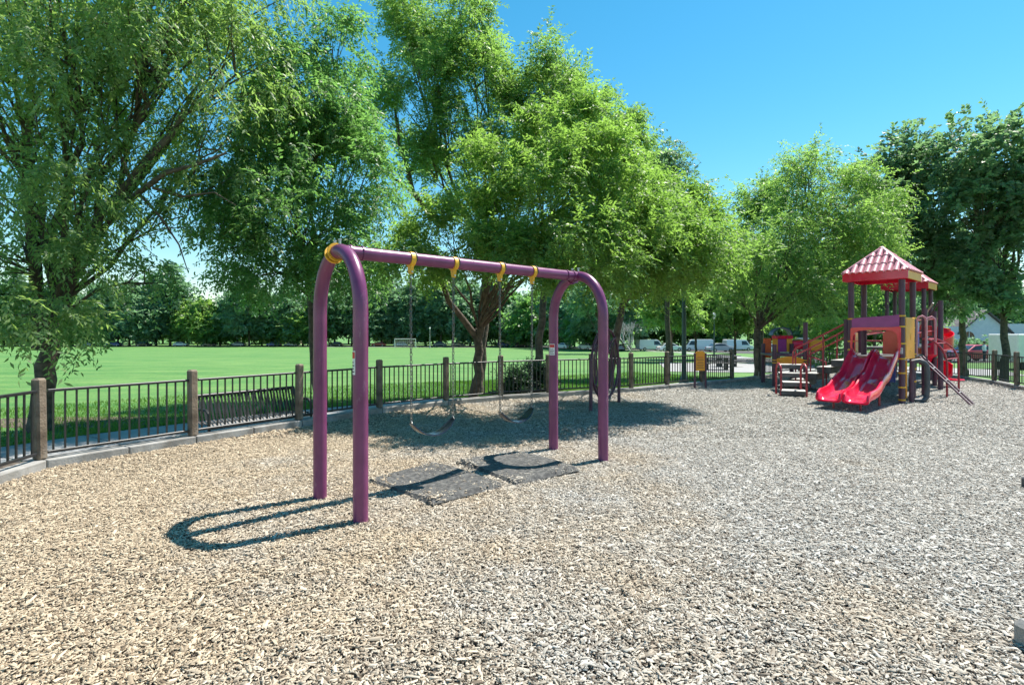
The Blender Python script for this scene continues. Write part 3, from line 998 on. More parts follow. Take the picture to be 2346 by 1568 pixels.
# bent dark pipe climbing handle
pth = [(.56, .10, .93), (.70, .16, .96), (.78, .18, .92), (.82, .20, .86), (.83, .21, .7), (.83, .21, .35), (.82, .20, .14), (.78, .14, .06), (.70, .05, .05), (.62, .0, .05)]
MB().tube(pth, .055, 12).build('bent_pipe', M['grey'], ps, smooth=True)
MB().tube([(.62, -.12, .96), (.60, -.12, .5), (.60, -.12, -.05)], .05, 12).build('bent_pipe', M['plum_dark'], ps, smooth=True)
# pale hand loops
for (x, y) in ((.55, .62), (.55, 1.62)):
    MB().tube([(x, y, 1.05), (x, y, 1.85), (x + .03, y + .03, 1.97), (x + .10, y + .06, 2.0), (x + .16, y + .08, 1.95), (x + .17, y + .08, 1.85), (x + .17, y + .08, 1.05)], .026, 10).build('hand_loop', M['roof'], ps, smooth=True)
# ladder of two bars down to the chips
for k in (0, .32):
    MB().cyl((.55, .95 + k, 1.02), (1.62, .20 + k, .0), .022, 8).build('ladder_bar', M['plum_dark'], ps, smooth=True)
for q in (.25, .5, .75):
    p = Vector((.55, .95, 1.02)).lerp(Vector((1.62, .20, 0)), q)
    MB().cyl(p, p + Vector((0, .32, 0)), .015, 8).build('ladder_rung', M['steel'], ps, smooth=True)
# arched red rails with uprights
for (y0, y1, xe) in ((1.5, 1.7, .95), (2.2, 2.9, 1.0)):
    pts = []
    for k in range(13):
        a = math.pi / 2 * k / 12
        pts.append((.50 + (xe - .5) * math.sin(a), y0 + (y1 - y0) * math.sin(a), .75 + .70 * math.cos(a) ** .9 if k < 12 else .75))
    pts += [(xe, y1, .4), (xe, y1, -.05)]
    MB().tube(pts, .024, 10).build('arched_rail', M['red_rail'], ps, smooth=True)
for q in range(4):
    a = math.pi / 2 * (q + .6) / 4.4
    MB().cyl((.5 + .45 * math.sin(a), 1.5 + .2 * math.sin(a), .75 + .7 * math.cos(a)), (.5 + .5 * math.sin(a), 2.2 + .7 * math.sin(a), .75 + .7 * math.cos(a)), .017, 8).build('arched_rung', M['red_rail'], ps, smooth=True)
# spiral slide by the rear tower
def spiral():
    cx, cy = .12, 5.1
    MB().tube([(cx, cy, -.1), (cx, cy, 2.25)], .06, 14).build('spiral_post', M['plum_dark'], ps, smooth=True)
    sec = [(.06, .30), (.07, .33), (.09, .10), (.13, .02), (.24, .0), (.32, .04), (.42, .14), (.435, .40), (.46, .40), (.45, .06), (.34, -.03), (.2, -.05), (.08, -.03)]
    n = len(sec); N = 40; vs = []; fs = []
    for i in range(N + 1):
        t = i / N
        a = R(100) - t * R(430)
        z = 1.42 - 1.16 * t
        kk = 1.0
        for (r, h) in sec:
            vs.append((cx + r * math.cos(a), cy + r * math.sin(a), z + h * kk))
    for i in range(N):
        for j in range(n):
            l = (j + 1) % n
            fs.append((i * n + j, i * n + l, (i + 1) * n + l, (i + 1) * n + j))
    fs += [tuple(range(n - 1, -1, -1)), tuple(N * n + j for j in range(n))]
    m = MB(); m.add(vs, fs); m.build('spiral_slide', M['red'], ps, smooth=True)
    m = MB(); m.box((cx + .42, cy - .28, .25), (.55, .36, .05), rz=R(-25), bev=.02); m.build('spiral_exit', M['red'], ps)
    m = MB(); m.prism([(-.5, 1.45), (.42, 1.60), (.46, 1.72), (-.5, 1.86)], (cx - .05, cy + .25, 0), (.86, -.5, 0), (0, 0, 1), (.5, .86, 0), .06)
    m.build('spiral_guard', M['red'], ps)
    MB().tube([(cx - .4, cy - .35, 1.6), (cx - .1, cy - .75, 2.1), (cx + .15, cy - 1.05, 2.45)], .022, 8).build('grab_pole', M['steel'], ps, smooth=True)
    MB().tube([(cx - .3, cy - .3, 1.6), (cx + .02, cy - .7, 2.1), (cx + .25, cy - 1.0, 2.45)], .022, 8).build('grab_pole', M['plum_dark'], ps, smooth=True)
    ppost(.47, 3.83, 2.5)
spiral()
# broad steps with red handrails on the far-left face
for k in range(5):
    x1 = -.95 - .34 * k
    z = .88 - .19 * k
    m = MB(); m.box((x1 - .17, 1.15, z - .09), (.34, 1.0, .15), bev=.008)
    st = m.build('step', M['grey'], ps)
    m = MB(); m.box((x1 - .17, 1.15, z), (.345, 1.02, .02), bev=.005); m.build('tread', M['tread'], st)
for y in (.60, 1.70):
    for dz in (.80, .62):
        MB().tube([(-.90, y, 1.06 + dz), (-2.15, y, .37 + dz), (-2.22, y, .27 + dz), (-2.22, y, dz + .02)], .020, 8).build('handrail', M['red_rail'], ps, smooth=True)
    for q in (.02, .45, 1.0):
        x = -.90 - 1.25 * q
        MB().cyl((x, y, -.05), (x, y, 1.06 - .69 * q + .80), .02, 8).build('rail_post', M['red_rail'], ps, smooth=True)
# red wall panels beside the stair head
for (x, y, w) in ((-.96, .9, .34), (-.96, 1.5, .3)):
    m = MB(); m.box((x, y, 1.50), (.03, w, .85), bev=.01); m.build('stair_panel', M['red_rail'], ps)
m = MB(); m.box((.02, 3.2, 1.55), (.03, .8, .7), bev=.01); m.build('bridge_panel', M['blue'], ps)
m = MB(); m.box((-.1, .56, .60), (.5, .03, .4), bev=.01); m.build('play_panel', M['blue'], ps)

# ------------------------------------------------------------------ low transfer deck left of the tower
TD = Vector((8.15, 15.75))
td = thing('transfer_deck', 'low play deck with ochre bow panel, red hoop steps and small arch', 'play structure', (TD.x, TD.y, 0), math.atan2(-.17, .83))
def tpost(x, y, h, mat='plum_dark', r=.062):
    return MB().tube([(x, y, -.1), (x, y, h)], r, 14).build('post', M[mat], td, smooth=True)
tpost(-.42, 0, 1.26); tpost(.42, 0, 1.90)
tpost(-.42, 1.3, 1.26); tpost(.42, 1.3, 1.26)
pts = [(-.36, .66)] + [(.36, .66)] + [(.36 - .72 * k / 10, .84 + .07 * math.sin(math.pi * k / 10)) for k in range(11)]
m = MB(); m.prism(pts, (0, -.03, 0), (1, 0, 0), (0, 0, 1), (0, 1, 0), .03); bp_ = m.build('bow_panel', M['ochre'], td)
for z in (.72, .80):
    for x in (-.42, .42): clamp(td, x, 0, z, .066, .03)
m = MB(); m.box((0, .66, .94), (.98, 1.36, .06), bev=.01); m.build('deck', M['plum_dark'], td)
# front steps with red hoops
S0 = Vector((7.02 - TD.x, 13.45 - TD.y, 0)); S0.rotate(Matrix.Rotation(-math.atan2(-.17, .83), 3, 'Z'))
sa = math.atan2(-.27, .45) - math.atan2(-.17, .83)
for (dy, z, w) in ((.05, .15, .56), (.55, .32, .60), (1.05, .52, .60), (1.5, .72, .62)):
    c = Matrix.Rotation(sa * max(0, 1 - dy), 3, 'Z') @ Vector((0, dy, 0)) + S0
    c.x += .26 * dy
    m = MB(); m.box((c.x, c.y, z - .05), (w, .44, .10), rz=sa * .5, bev=.01); st = m.build('step', M['grey'], td)
    m = MB(); m.box((c.x, c.y, z + .008), (w + .01, .45, .016), rz=sa * .5, bev=.004); m.build('tread', M['tread'], st)
for sx in (-1, 1):
    x = S0.x + sx * .27
    y = S0.y - .12 - sx * .08
    pth = [(x, y, -.08), (x, y, .62)] + [(x, y + .22 - .22 * math.cos(math.pi * k / 10), .62 + .20 * math.sin(math.pi * k / 10)) for k in range(1, 10)] + [(x, y + .44, .62), (x, y + .44, -.08)]
    MB().tube(pth, .026, 10).build('hoop_rail', M['red_rail'], td, smooth=True)
MB().tube([(.42, .0, .95), (.62, -.5, .85), (.66, -.9, .80), (.66, -.95, .2), (.66, -.95, -.05)], .02, 8).build('hoop_rail', M['red_rail'], td, smooth=True)
# little house front behind: ochre cheeks, purple middle, red rail, slate arch
hy = 1.35
hx = .16
for sx in (-1, 1):
    m = MB(); m.box((hx + sx * .21, hy, 1.20), (.16, .04, .42), bev=.01); m.build('cheek_panel', M['ochre'], td)
m = MB(); m.box((hx, hy + .02, 1.20), (.27, .03, .42), bev=.01); m.build('middle_panel', M['magenta'], td)
m = MB(); m.box((hx, hy, 1.46), (.62, .05, .10), bev=.01); m.build('top_rail', M['red'], td)
for k in range(6):
    MB().cyl((hx - .25 + .10 * k, hy - .02, 1.42), (hx - .25 + .10 * k, hy - .02, 1.54), .012, 6).build('spindle', M['red_rail'], td)
vs, fs = [], []
for k in range(15):
    a = math.pi * k / 14
    for (rr, yy) in ((.30, hy - .02), (.30, hy + .40), (.27, hy + .40), (.27, hy - .02)):
        vs.append((hx + rr * math.cos(a), yy, 1.52 + rr * .85 * math.sin(a)))
for k in range(14):
    for j in range(4):
        l = (j + 1) % 4
        fs.append((k * 4 + j, k * 4 + l, k * 4 + 4 + l, k * 4 + 4 + j))
m = MB(); m.add(vs, fs); m.build('arch_hood', M['navy'], td, smooth=True)
m = MB(); m.box((hx - .44, hy, 1.12), (.24, .05, .62), bev=.02); m.build('end_panel', M['orange'], td)
MB().tube([(hx + .3, hy + .1, 1.22), (hx + .8, hy + .1, 1.22)], .15, 16).build('crawl_tube', M['red'], td, smooth=True)
m = MB(); m.box((hx + .98, hy, 1.22), (.42, .30, .34), bev=.03); m.build('box_panel', M['ochre'], td)
m = MB(); m.box((hx + .6, hy + .05, 1.42), (.34, .22, .06), bev=.02); m.build('shelf_cap', M['white'], td)

# ------------------------------------------------------------------ oval climber
c0, c1 = Vector((1.60, 10.9)), Vector((2.43, 12.2))
cm = (c0 + c1) / 2
cd = (c1 - c0); crz = math.atan2(cd.y, cd.x); ch = cd.length / 2
cl = thing('oval_climber', 'dark purple oval climbing frame with woven curved bars behind the swings', 'climber', (cm.x, cm.y, 0), crz)
for sx in (-1, 1):
    MB().tube([(sx * ch, 0, -.1), (sx * ch, 0, 1.05)], .036, 12).build('post', M['plum_dark'], cl, smooth=True)
def oval(rx, rz_, cz, y=0, r=.022, n=36, name='hoop', mat='plum_dark'):
    MB().tube([(rx * math.cos(2 * math.pi * k / n), y, cz + rz_ * math.sin(2 * math.pi * k / n)) for k in range(n)], r, 8, closed=True).build(name, M[mat], cl, smooth=True)
oval(ch - .03, .76, .94, 0, .028)
oval(ch * .62, .70, .94, .05, .018)
rg = random.Random(5)
for k in range(7):
    x0, x1 = -ch * .8 + ch * 1.6 * k / 6, -ch * .8 + ch * 1.6 * ((k * 3 + 2) % 7) / 6
    pts = []
    for q in range(9):
        t = q / 8
        x = x0 + (x1 - x0) * t + .10 * math.sin(t * 6.2 + k)
        lim = math.sqrt(max(0, 1 - (x / (ch - .02)) ** 2)) * .76
        z = .94 + lim * (2 * t - 1) * .98
        pts.append((x, .03 * math.sin(k * 2 + t * 3), z))
    MB().tube(pts, .018, 7).build('woven_bar', M['plum_dark'], cl, smooth=True)
for z in (.6, 1.0, 1.25):
    for sx in (-1, 1):
        xx = (ch - .03) * math.sqrt(1 - ((z - .94) / .76) ** 2)
        MB().cyl((sx * xx, 0, z), (sx * ch, 0, min(z, 1.04)), .014, 8).build('bracket', M['plum_dark'], cl, smooth=True)

# ------------------------------------------------------------------ small rules sign
sg = thing('rules_sign', 'small ochre rules sign on two dark purple posts near the fence', 'sign', (5.38, 15.35, 0), 0.0)
for sx in (-1, 1):
    MB().tube([(sx * .155, 0, -.1), (sx * .155, 0, 1.02)], .032, 12).build('post', M['plum_dark'], sg, smooth=True)
pts = [(-.14, .52), (.14, .52), (.14, 1.03), (.07, 1.075), (-.07, 1.075), (-.14, 1.03)]
m = MB(); m.prism(pts, (0, .012, 0), (1, 0, 0), (0, 0, 1), (0, -1, 0), .024); sp_ = m.build('sign_panel', M['ochre'], sg)
for k in range(8):
    m = MB(); m.box((0, -.0135, .60 + .045 * k), (.20 - .03 * (k % 3 == 1), .003, .012)); m.build('text_line', M['labelred'] if k == 7 else M['darkprint'], sp_)

# ------------------------------------------------------------------ bench outside the fence
ba, bb = Vector((-5.0, 8.85)), Vector((-4.1, 10.15))
bm_ = (ba + bb) / 2
bn = thing('park_bench', 'black metal slatted bench on the strip outside the fence', 'bench', (bm_.x, bm_.y, zg(9.5) + .004), math.atan2((bb - ba).y, (bb - ba).x))
BL = 1.82
for k in range(30):
    x = -BL / 2 + .03 + (BL - .06) * k / 29
    pth = [(x, -.30, .38), (x, -.24, .425), (x, .05, .40), (x, .14, .43), (x, .20, .60), (x, .27, .82)]
    m = MB()
    vs, fs = [], []
    for (px, py, pz) in pth:
        vs += [(px - .018, py, pz), (px + .018, py, pz), (px + .018, py - .004, pz - .012), (px - .018, py - .004, pz - .012)]
    for i in range(len(pth) - 1):
        for j in range(4):
            l = (j + 1) % 4
            fs.append((i * 4 + j, i * 4 + l, i * 4 + 4 + l, i * 4 + 4 + j))
    m.add(vs, fs); m.build('slat', M['black'], bn)
MB().cyl((-BL / 2, .275, .84), (BL / 2, .275, .84), .030, 10).build('top_rail', M['black'], bn, smooth=True)
MB().cyl((-BL / 2, -.305, .37), (BL / 2, -.305, .37), .026, 10).build('front_rail', M['black'], bn, smooth=True)
for sx in (-1, 1):
    x = sx * (BL / 2 + .02)
    MB().tube([(x, -.30, 0), (x, -.30, .40), (x, -.28, .60), (x, -.2, .65), (x, .1, .65), (x, .22, .62)], .024, 8).build('arm_leg', M['black'], bn, smooth=True)
    MB().tube([(x, .30, 0), (x, .12, .40), (x, .28, .86)], .024, 8).build('back_leg', M['black'], bn, smooth=True)

# ------------------------------------------------------------------ trees
def leaf_cloud(blobs, n_leaves, leaf, droop, rng, per=14, clump=.33, twig=.55, width=.36):
    """blobs: list of (center, radii). Returns leaf verts/faces/tint and the clump centres per blob"""
    vol = np.array([(b[1][0] * b[1][1] * b[1][2]) ** (2 / 3.) * (b[2] if len(b) > 2 else 1.0) for b in blobs])
    share = vol / vol.sum()
    TP, TD, TT, subs = [], [], [], []
    for b, s in zip(blobs, share):
        c = np.array(b[0]); r = np.array(b[1])
        nt = max(4, int(n_leaves * s / per))
        k = max(5, int(16 * (r.mean() / 1.2) ** 1.2)); k = min(k, 60)
        d = rng.normal(size=(k, 3)); d /= np.linalg.norm(d, axis=1)[:, None]
        d[:, 2] = np.where(d[:, 2] < -.75, -d[:, 2], d[:, 2])
        rad = rng.uniform(.45, .98, k) ** .6
        sc = c + d * r * rad[:, None]
        subs.append(sc)
        w = rng.uniform(.4, 1.6, k); w /= w.sum()
        idx = rng.choice(k, nt, p=w)
        off = rng.normal(size=(nt, 3)); 
        off *= (clump * r.mean() * rng.uniform(.55, 1.15, k)[idx])[:, None] * np.array([1, 1, .8])
        P = sc[idx] + off
        out = P - c
        out /= (np.linalg.norm(out / r, axis=1)[:, None] * r.mean() + 1e-6)
        D = out * .55 + rng.normal(size=(nt, 3)) * .55 + np.array([0, 0, -droop])
        D /= np.linalg.norm(D, axis=1)[:, None]
        TP.append(P); TD.append(D); TT.append(np.clip(rng.normal(.5, .16, k)[idx] + rng.normal(0, .10, nt), 0, 1))
    TP, TD, TT = np.concatenate(TP), np.concatenate(TD), np.concatenate(TT)
    n = len(TP)
    s = np.linspace(.05, 1, per)[None, :] + rng.uniform(-.05, .05, (n, per))
    tl = twig * rng.uniform(.55, 1.25, (n, 1))
    up = np.tile(np.array([0, 0, 1.0]), (n, 1))
    side = np.cross(TD, up + rng.normal(0, .3, (n, 3))); side /= np.linalg.norm(side, axis=1)[:, None] + 1e-9
    nor = np.cross(side, TD)
    sign = np.where(np.arange(per) % 2 == 0, 1.0, -1.0)[None, :, None]
    sag = np.zeros((n, per, 3)); sag[..., 2] = -droop * .45 * (s * tl) ** 2 / max(twig, .1)
    base = TP[:, None, :] + TD[:, None, :] * (s * tl)[..., None] + sag
    ld = TD[:, None, :] * .5 + side[:, None, :] * sign * .75 + rng.normal(0, .28, (n, per, 3)) + np.array([0, 0, -droop * .55])
    ld /= np.linalg.norm(ld, axis=2)[..., None]
    ln = nor[:, None, :] + rng.normal(0, .45, (n, per, 3))
    wd = np.cross(ld, ln); wd /= np.linalg.norm(wd, axis=2)[..., None] + 1e-9
    nn = np.cross(wd, ld)
    L = leaf * rng.uniform(.6, 1.25, (n, per, 1))
    v0 = base
    v1 = base + ld * L * .45 + wd * L * width * .5 + nn * L * .06
    v2 = base + ld * L * 1.0 - nn * L * .10
    v3 = base + ld * L * .45 - wd * L * width * .5 + nn * L * .06
    V = np.stack([v0, v1, v2, v3], 2).reshape(-1, 3)
    m = n * per
    F = np.arange(m * 4).reshape(m, 4)
    tint = np.repeat(np.clip(np.repeat(TT, per) + rng.normal(0, .13, m), 0, 1), 4)
    return V, F, tint, subs

def bend(p0, p1, rng, n=7, sag=.12, up=.25):
    p0, p1 = np.array(p0, float), np.array(p1, float)
    d = p1 - p0; L = np.linalg.norm(d)
    c = p0 + d * .5 + np.array([0, 0, up * L * .35]) + rng.normal(0, sag * L * .35, 3)
    t = np.linspace(0, 1, n)[:, None]
    q = (1 - t) ** 2 * p0 + 2 * t * (1 - t) * c + t ** 2 * p1
    q[1:-1] += rng.normal(0, .012 * L, (n - 2, 3))
    return [tuple(x) for x in q]

def make_tree(name, label, base, fork_z, r0, blobs, n, mat, leaf=.1, droop=.5, seed=1, group=None, lean=(0, 0), twig=.55, per=14, limbs=True, width=.36, clump=.33, bark='bark', extra=()):
    rng = np.random.default_rng(seed)
    base = Vector(base)
    t = thing(name, label, 'tree', base, 0, group)
    B = np.array(base)
    loc = [(np.array(b[0]) - B,) + tuple(b[1:]) for b in blobs]
    V, F, tint, subs = leaf_cloud(loc, n, leaf, droop, rng, per, clump, twig, width)
    fk = np.array([lean[0], lean[1], fork_z])
    mb = MB()
    tr = bend((0, 0, -.15), fk, rng, 9, .03, 0)
    tr = [(x * .8 + .2 * fk[0] * i / 8, y * .8 + .2 * fk[1] * i / 8, z) for i, (x, y, z) in enumerate(tr)]
    rad = [r0 * (1.35 if i == 0 else 1.0) * (1 - .28 * i / 8) for i in range(9)]
    mb.tube(tr, rad, 12)
    order = np.argsort([-b[0][2] for b in loc])
    zs = [b[0][2] for b in loc]
    for i, b in enumerate(loc):
        st = fk + np.array([0, 0, -.05])
        vv = np.prod(b[1]) ** (1 / 3.)
        rr = max(r0 * .22, min(r0 * .62, r0 * .30 * vv))
        path = bend(st, np.array(b[0]) + np.array([0, 0, -.15 * b[1][2]]), rng, 9, .22, .35)
        mb.tube(path, [rr * (1 - .75 * k / 8) for k in range(9)], 8)
        if limbs:
            for sc in subs[i][:26]:
                q = np.array(path[rng.integers(4, 9)])
                mb.tube(bend(q, sc, rng, 5, .2, .15), [rr * .32 * (1 - .7 * k / 4) for k in range(5)], 5)
    for (pts, ra, rb) in extra:
        q = [at(*p) - base for p in pts]
        mb.tube([tuple(p) for p in q], [ra + (rb - ra) * i / (len(q) - 1) for i in range(len(q))], 9)
    mb.build('trunk', M[bark], t, smooth=True, fix=False)
    c = quads_mesh('crown', V, F, M[mat], t, attr=tint)
    c['kind'] = 'stuff'
    return t

def E(u, v, Y, ru, rv, ry=None, w=1.0):
    c = at(u, v, Y)
    return (tuple(c), (ru * Y / FPX, (ry if ry else ru * Y / FPX), rv * Y / FPX), w)

NEAR_LIMBS = [([(100, 800, 10.4), (150, 640, 10.3), (232, 490, 10.1), (300, 415, 10.0), (345, 355, 10.0), (395, 305, 10.1), (420, 255, 10.2), (450, 200, 10.3)], .11, .03),
              ([(232, 490, 10.1), (300, 455, 9.9), (380, 395, 9.8), (440, 380, 9.8), (520, 350, 10)], .07, .02),
              ([(320, 445, 9.9), (370, 500, 10), (410, 560, 10.1), (430, 620, 10.2)], .028, .008), ([(350, 430, 9.9), (420, 450, 10), (490, 440, 10.2), (540, 470, 10.3)], .03, .010),
              ([(90, 800, 10.4), (80, 600, 10.2), (60, 420, 9.9), (70, 250, 9.8)], .13, .05), ([(300, 415, 10.0), (270, 340, 10), (265, 260, 10)], .04, .012)]
BRIGHT_LIMBS = [([(1090, 770, 13.2), (1060, 730, 12.9), (1028, 690, 12.6), (1010, 640, 12.2), (995, 590, 11.6)], .085, .05), ([(1098, 770, 13.2), (1112, 700, 12.9), (1115, 640, 12.5), (1130, 560, 12)], .10, .05),
                ([(1112, 690, 12.9), (1150, 640, 12.4), (1200, 600, 11.6)], .05, .025)]
TALL_LIMBS = [([(1010, 520, 17.4), (945, 440, 17.2), (935, 390, 17), (915, 330, 17), (905, 250, 17)], .11, .04), ([(940, 400, 17), (960, 330, 17), (990, 280, 17), (1010, 220, 17)], .07, .03), ([(960, 330, 17), (1010, 290, 17), (1060, 275, 17), (1110, 290, 17)], .045, .02),
              ([(985, 480, 17.3), (920, 420, 17.2), (865, 385, 17.1), (830, 340, 17)], .05, .02)]
# big near tree by the corner post
make_tree('near_tree', 'big near tree with long drooping leaves behind the corner fence post', (xat(84, 10.4), 10.4, zg(10.4)), 2.1, .20,
    [E(60, 560, 9.4, 130, 150, 1.5), E(110, 740, 9.0, 120, 75, 1.1), E(30, 330, 9.6, 150, 140, 1.7), E(170, 470, 9.0, 80, 120, 1.0), E(200, 170, 9.8, 160, 130, 1.7), E(40, 90, 9.6, 160, 130, 1.7),
     E(370, 90, 10.0, 170, 110, 1.6), E(540, 150, 10.5, 110, 140, 1.4), E(330, 230, 10.2, 110, 70, 1.2), E(500, 330, 10.6, 90, 90, 1.1), E(210, 320, 9.6, 80, 60, 1.0), E(190, -90, 10.0, 220, 120, 2.0), E(460, -60, 10.6, 180, 110, 1.8),
     E(190, 600, 9.2, 50, 80, .7), E(330, 640, 10.6, 60, 70, .6, .5), E(430, 480, 10.8, 60, 90, .7, .7)],
    82000, 'leaf_near', .112, .75, 1, lean=(.25, .1), twig=.5, width=.32, clump=.24, extra=NEAR_LIMBS)
# dark tree left of the swing
make_tree('shade_tree', 'dark dense tree standing left of the swing frame beyond the walk', (xat(733, 15.2), 15.2, zg(15.2)), 3.0, .17,
    [E(700, 330, 12.6, 130, 130, 1.6), E(760, 100, 13.1, 70, 85, 1.0), E(720, 210, 12.8, 110, 90, 1.4), E(590, 400, 12.1, 110, 130, 1.4), E(520, 540, 11.7, 90, 120, 1.1), E(690, 520, 11.9, 150, 130, 1.7), E(820, 430, 12.6, 80, 130, 1.1), E(800, 600, 12.2, 110, 70, 1.2), E(600, 620, 11.7, 90, 60, 1.0), E(640, 260, 12.6, 80, 90, 1.1), E(790, 280, 13.0, 60, 80, .9)],
    76000, 'leaf_dark', .112, .55, 2, lean=(-.2, -.1), twig=.45, clump=.25)
# bright tree over the swings
make_tree('bright_tree', 'bright yellow-green tree with forked trunk behind the belt swings', (xat(1087, 13.3), 13.3, zg(13.3)), 2.05, .135,
    [E(1040, 560, 10.6, 110, 85, 1.2), E(1150, 500, 10.4, 95, 100, 1.2), E(1245, 330, 10.6, 55, 75, .8), E(1310, 300, 10.6, 60, 65, .8), E(1290, 430, 10.0, 110, 90, 1.2), E(1400, 380, 10.2, 70, 80, .9), E(1440, 470, 10.0, 80, 80, 1.0), E(1170, 588, 10.2, 110, 55, 1.1), E(1320, 560, 9.6, 130, 80, 1.2), E(1340, 618, 9.6, 110, 35, 1.0), E(950, 588, 10.8, 75, 60, .8), E(1130, 390, 10.8, 70, 80, .9), E(1470, 570, 9.8, 90, 60, 1.0), E(1370, 300, 10.6, 40, 50, .6)],
    100000, 'leaf_bright', .088, .35, 3, lean=(.12, -.1), twig=.38, clump=.23, extra=BRIGHT_LIMBS)
# taller ones behind
make_tree('tall_tree', 'tall open tree rising behind the swing beam with forked upper limbs', (xat(1098, 18), 18, zg(18)), 4.6, .17,
    [E(960, 170, 17, 100, 120, 1.5), E(1060, 70, 17, 80, 90, 1.3), E(950, 60, 17.5, 70, 70, 1.1), E(1090, 190, 17, 70, 90, 1.1), E(1040, 300, 17, 90, 60, 1.2), E(880, 260, 17.5, 50, 90, .8, .6), E(1000, 400, 17, 100, 70, 1.2, .7), E(1130, 330, 17, 60, 80, 1.0)],
    62000, 'leaf_mid', .12, .3, 4, lean=(.3, 0), clump=.23, extra=TALL_LIMBS)
make_tree('pointed_tree', 'pointed mid green tree behind the bright tree, right of the tall one', (xat(1225, 17), 17, zg(17)), 3.8, .14,
    [E(1270, 140, 17.5, 55, 65, .9), E(1280, 240, 17.5, 85, 80, 1.2), E(1210, 220, 17.8, 60, 70, .9), E(1400, 260, 18, 55, 60, .8), E(1440, 330, 18, 50, 70, .8), E(1350, 300, 18, 70, 80, 1.1), E(1180, 300, 17.5, 60, 90, 1.0), E(1300, 500, 17, 120, 110, 1.5, .7), E(1440, 480, 17.5, 70, 90, 1.1)],
    62000, 'leaf_mid', .12, .3, 5, lean=(.35, 0), clump=.25)
make_tree('spreading_tree', 'spreading yellow-green tree right of the swing frame', (xat(1386, 16.6), 16.6, zg(16.6)), 2.9, .14,
    [E(1565, 492, 12.0, 69, 72, 1.2), E(1505, 572, 11.5, 101, 81, 1.4), E(1605, 566, 11.8, 64, 63, 1.1), E(1445, 604, 11.6, 101, 49, 1.3), E(1565, 624, 11.3, 82, 36, 1.1), E(1465, 462, 12.4, 64, 63, 1.0), E(1645, 522, 12.4, 36, 54, .7)],
    56000, 'leaf_bright', .098, .35, 6, lean=(.5, -.3), clump=.25)
make_tree('wispy_tree', 'thin grey-green tree top showing between the bright trees', (xat(1530, 27), 27, zg(27)), 4, .16,
    [E(1530, 380, 26, 45, 55, 1.0), E(1490, 420, 26, 50, 50, 1.0), E(1520, 500, 26, 60, 70, 1.3)], 22000, 'leaf_blue', .17, .2, 7)
make_tree('distant_round_tree', 'round green tree top between the two bright trees at the right', (xat(1742, 27), 27, zg(27)), 3.5, .16,
    [E(1740, 460, 26, 48, 45, 1.0), E(1735, 540, 26, 65, 70, 1.4), E(1760, 640, 26, 70, 70, 1.4)], 24000, 'leaf_mid', .17, .25, 8)
make_tree('vase_tree', 'vase-shaped green tree with thick trunk left of the play tower', (xat(1735, 18.6), 18.6, zg(18.6)), 2.2, .155,
    [E(1730, 610, 17.6, 90, 60, 1.3), E(1860, 410, 19, 75, 70, 1.3), E(1950, 450, 19, 80, 80, 1.3), E(1880, 530, 18.6, 120, 90, 1.6), E(1800, 560, 18, 80, 80, 1.2), E(1960, 590, 19, 90, 80, 1.3), E(1680, 680, 17.5, 70, 40, 1.0), E(1830, 660, 18, 110, 60, 1.4), E(1830, 470, 19.5, 60, 60, 1.0), E(1990, 530, 19.5, 60, 60, 1.0)],
    72000, 'leaf_mid', .108, .35, 9, clump=.25)
make_tree('plane_tree', 'dark blue-green tree behind the play tower roofs', (xat(2207, 26), 26, zg(26)), 3.2, .17,
    [E(2080, 370, 25, 60, 60, 1.3), E(2060, 460, 25, 70, 80, 1.5), E(2130, 500, 25, 90, 110, 1.8), E(2090, 600, 25, 100, 90, 1.8), E(2200, 620, 25, 60, 70, 1.3), E(2190, 690, 25, 50, 40, 1.0), E(1980, 420, 26, 40, 45, .9)],
    32000, 'leaf_blue', .20, .15, 10, width=.6, clump=.28)
make_tree('plane_tree', 'tallest dark tree at the right edge above the white box van', (xat(2300, 22), 22, zg(22)), 2.6, .16,
    [E(2220, 350, 22, 60, 75, 1.2), E(2300, 360, 22, 60, 80, 1.2), E(2240, 470, 22, 80, 90, 1.4), E(2330, 490, 22, 70, 100, 1.3), E(2290, 600, 22, 80, 80, 1.4), E(2330, 680, 22, 60, 50, 1.0), E(2270, 690, 22, 45, 40, .8), E(2380, 420, 22, 60, 90, 1.2)],
    33000, 'leaf_blue', .19, .15, 12, width=.6, clump=.28)
# ------------------------------------------------------------------ middle distance trees
MID = [(1535, 720, 46, 50, 45, 'leaf_mid', 'young bright tree beyond the fence, just right of the bare tree'),
       (1590, 715, 52, 60, 50, 'leaf_bright', 'young yellow-green tree beyond the fence behind the lamp pole'),
       (1680, 720, 50, 60, 50, 'leaf_mid', 'young green tree beyond the fence beside the vase-shaped tree'),
       (1840, 700, 44, 75, 60, 'leaf_mid', 'green tree showing above the small slate arch'),
       (1905, 690, 40, 80, 70, 'leaf_mid', 'leafy green tree behind the red stair rails'),
       (2000, 670, 42, 80, 80, 'leaf_far', 'dark green tree seen through the front tower posts'),
       (2130, 690, 48, 70, 60, 'leaf_far', 'dark green tree seen behind the rear tower'),
       (1370, 690, 76, 60, 45, 'leaf_far', 'dark tree at the lawn end between the swing arch and the bare tree')]
for i, (u, v, Y, ru, rv, mt, lab) in enumerate(MID):
    make_tree('park_tree', lab, (xat(u + 4, Y), Y, zg(Y)), 2.0, .14,
        [E(u, v - rv * .3, Y, ru * .8, rv * .8), E(u - ru * .5, v, Y, ru * .55, rv * .6), E(u + ru * .5, v + 4, Y, ru * .55, rv * .6), E(u, v - rv * 1.1, Y, ru * .45, rv * .5)],
        15000, mt, .30, .2, 30 + i, width=.5, twig=1.0, group='trees in the middle distance')
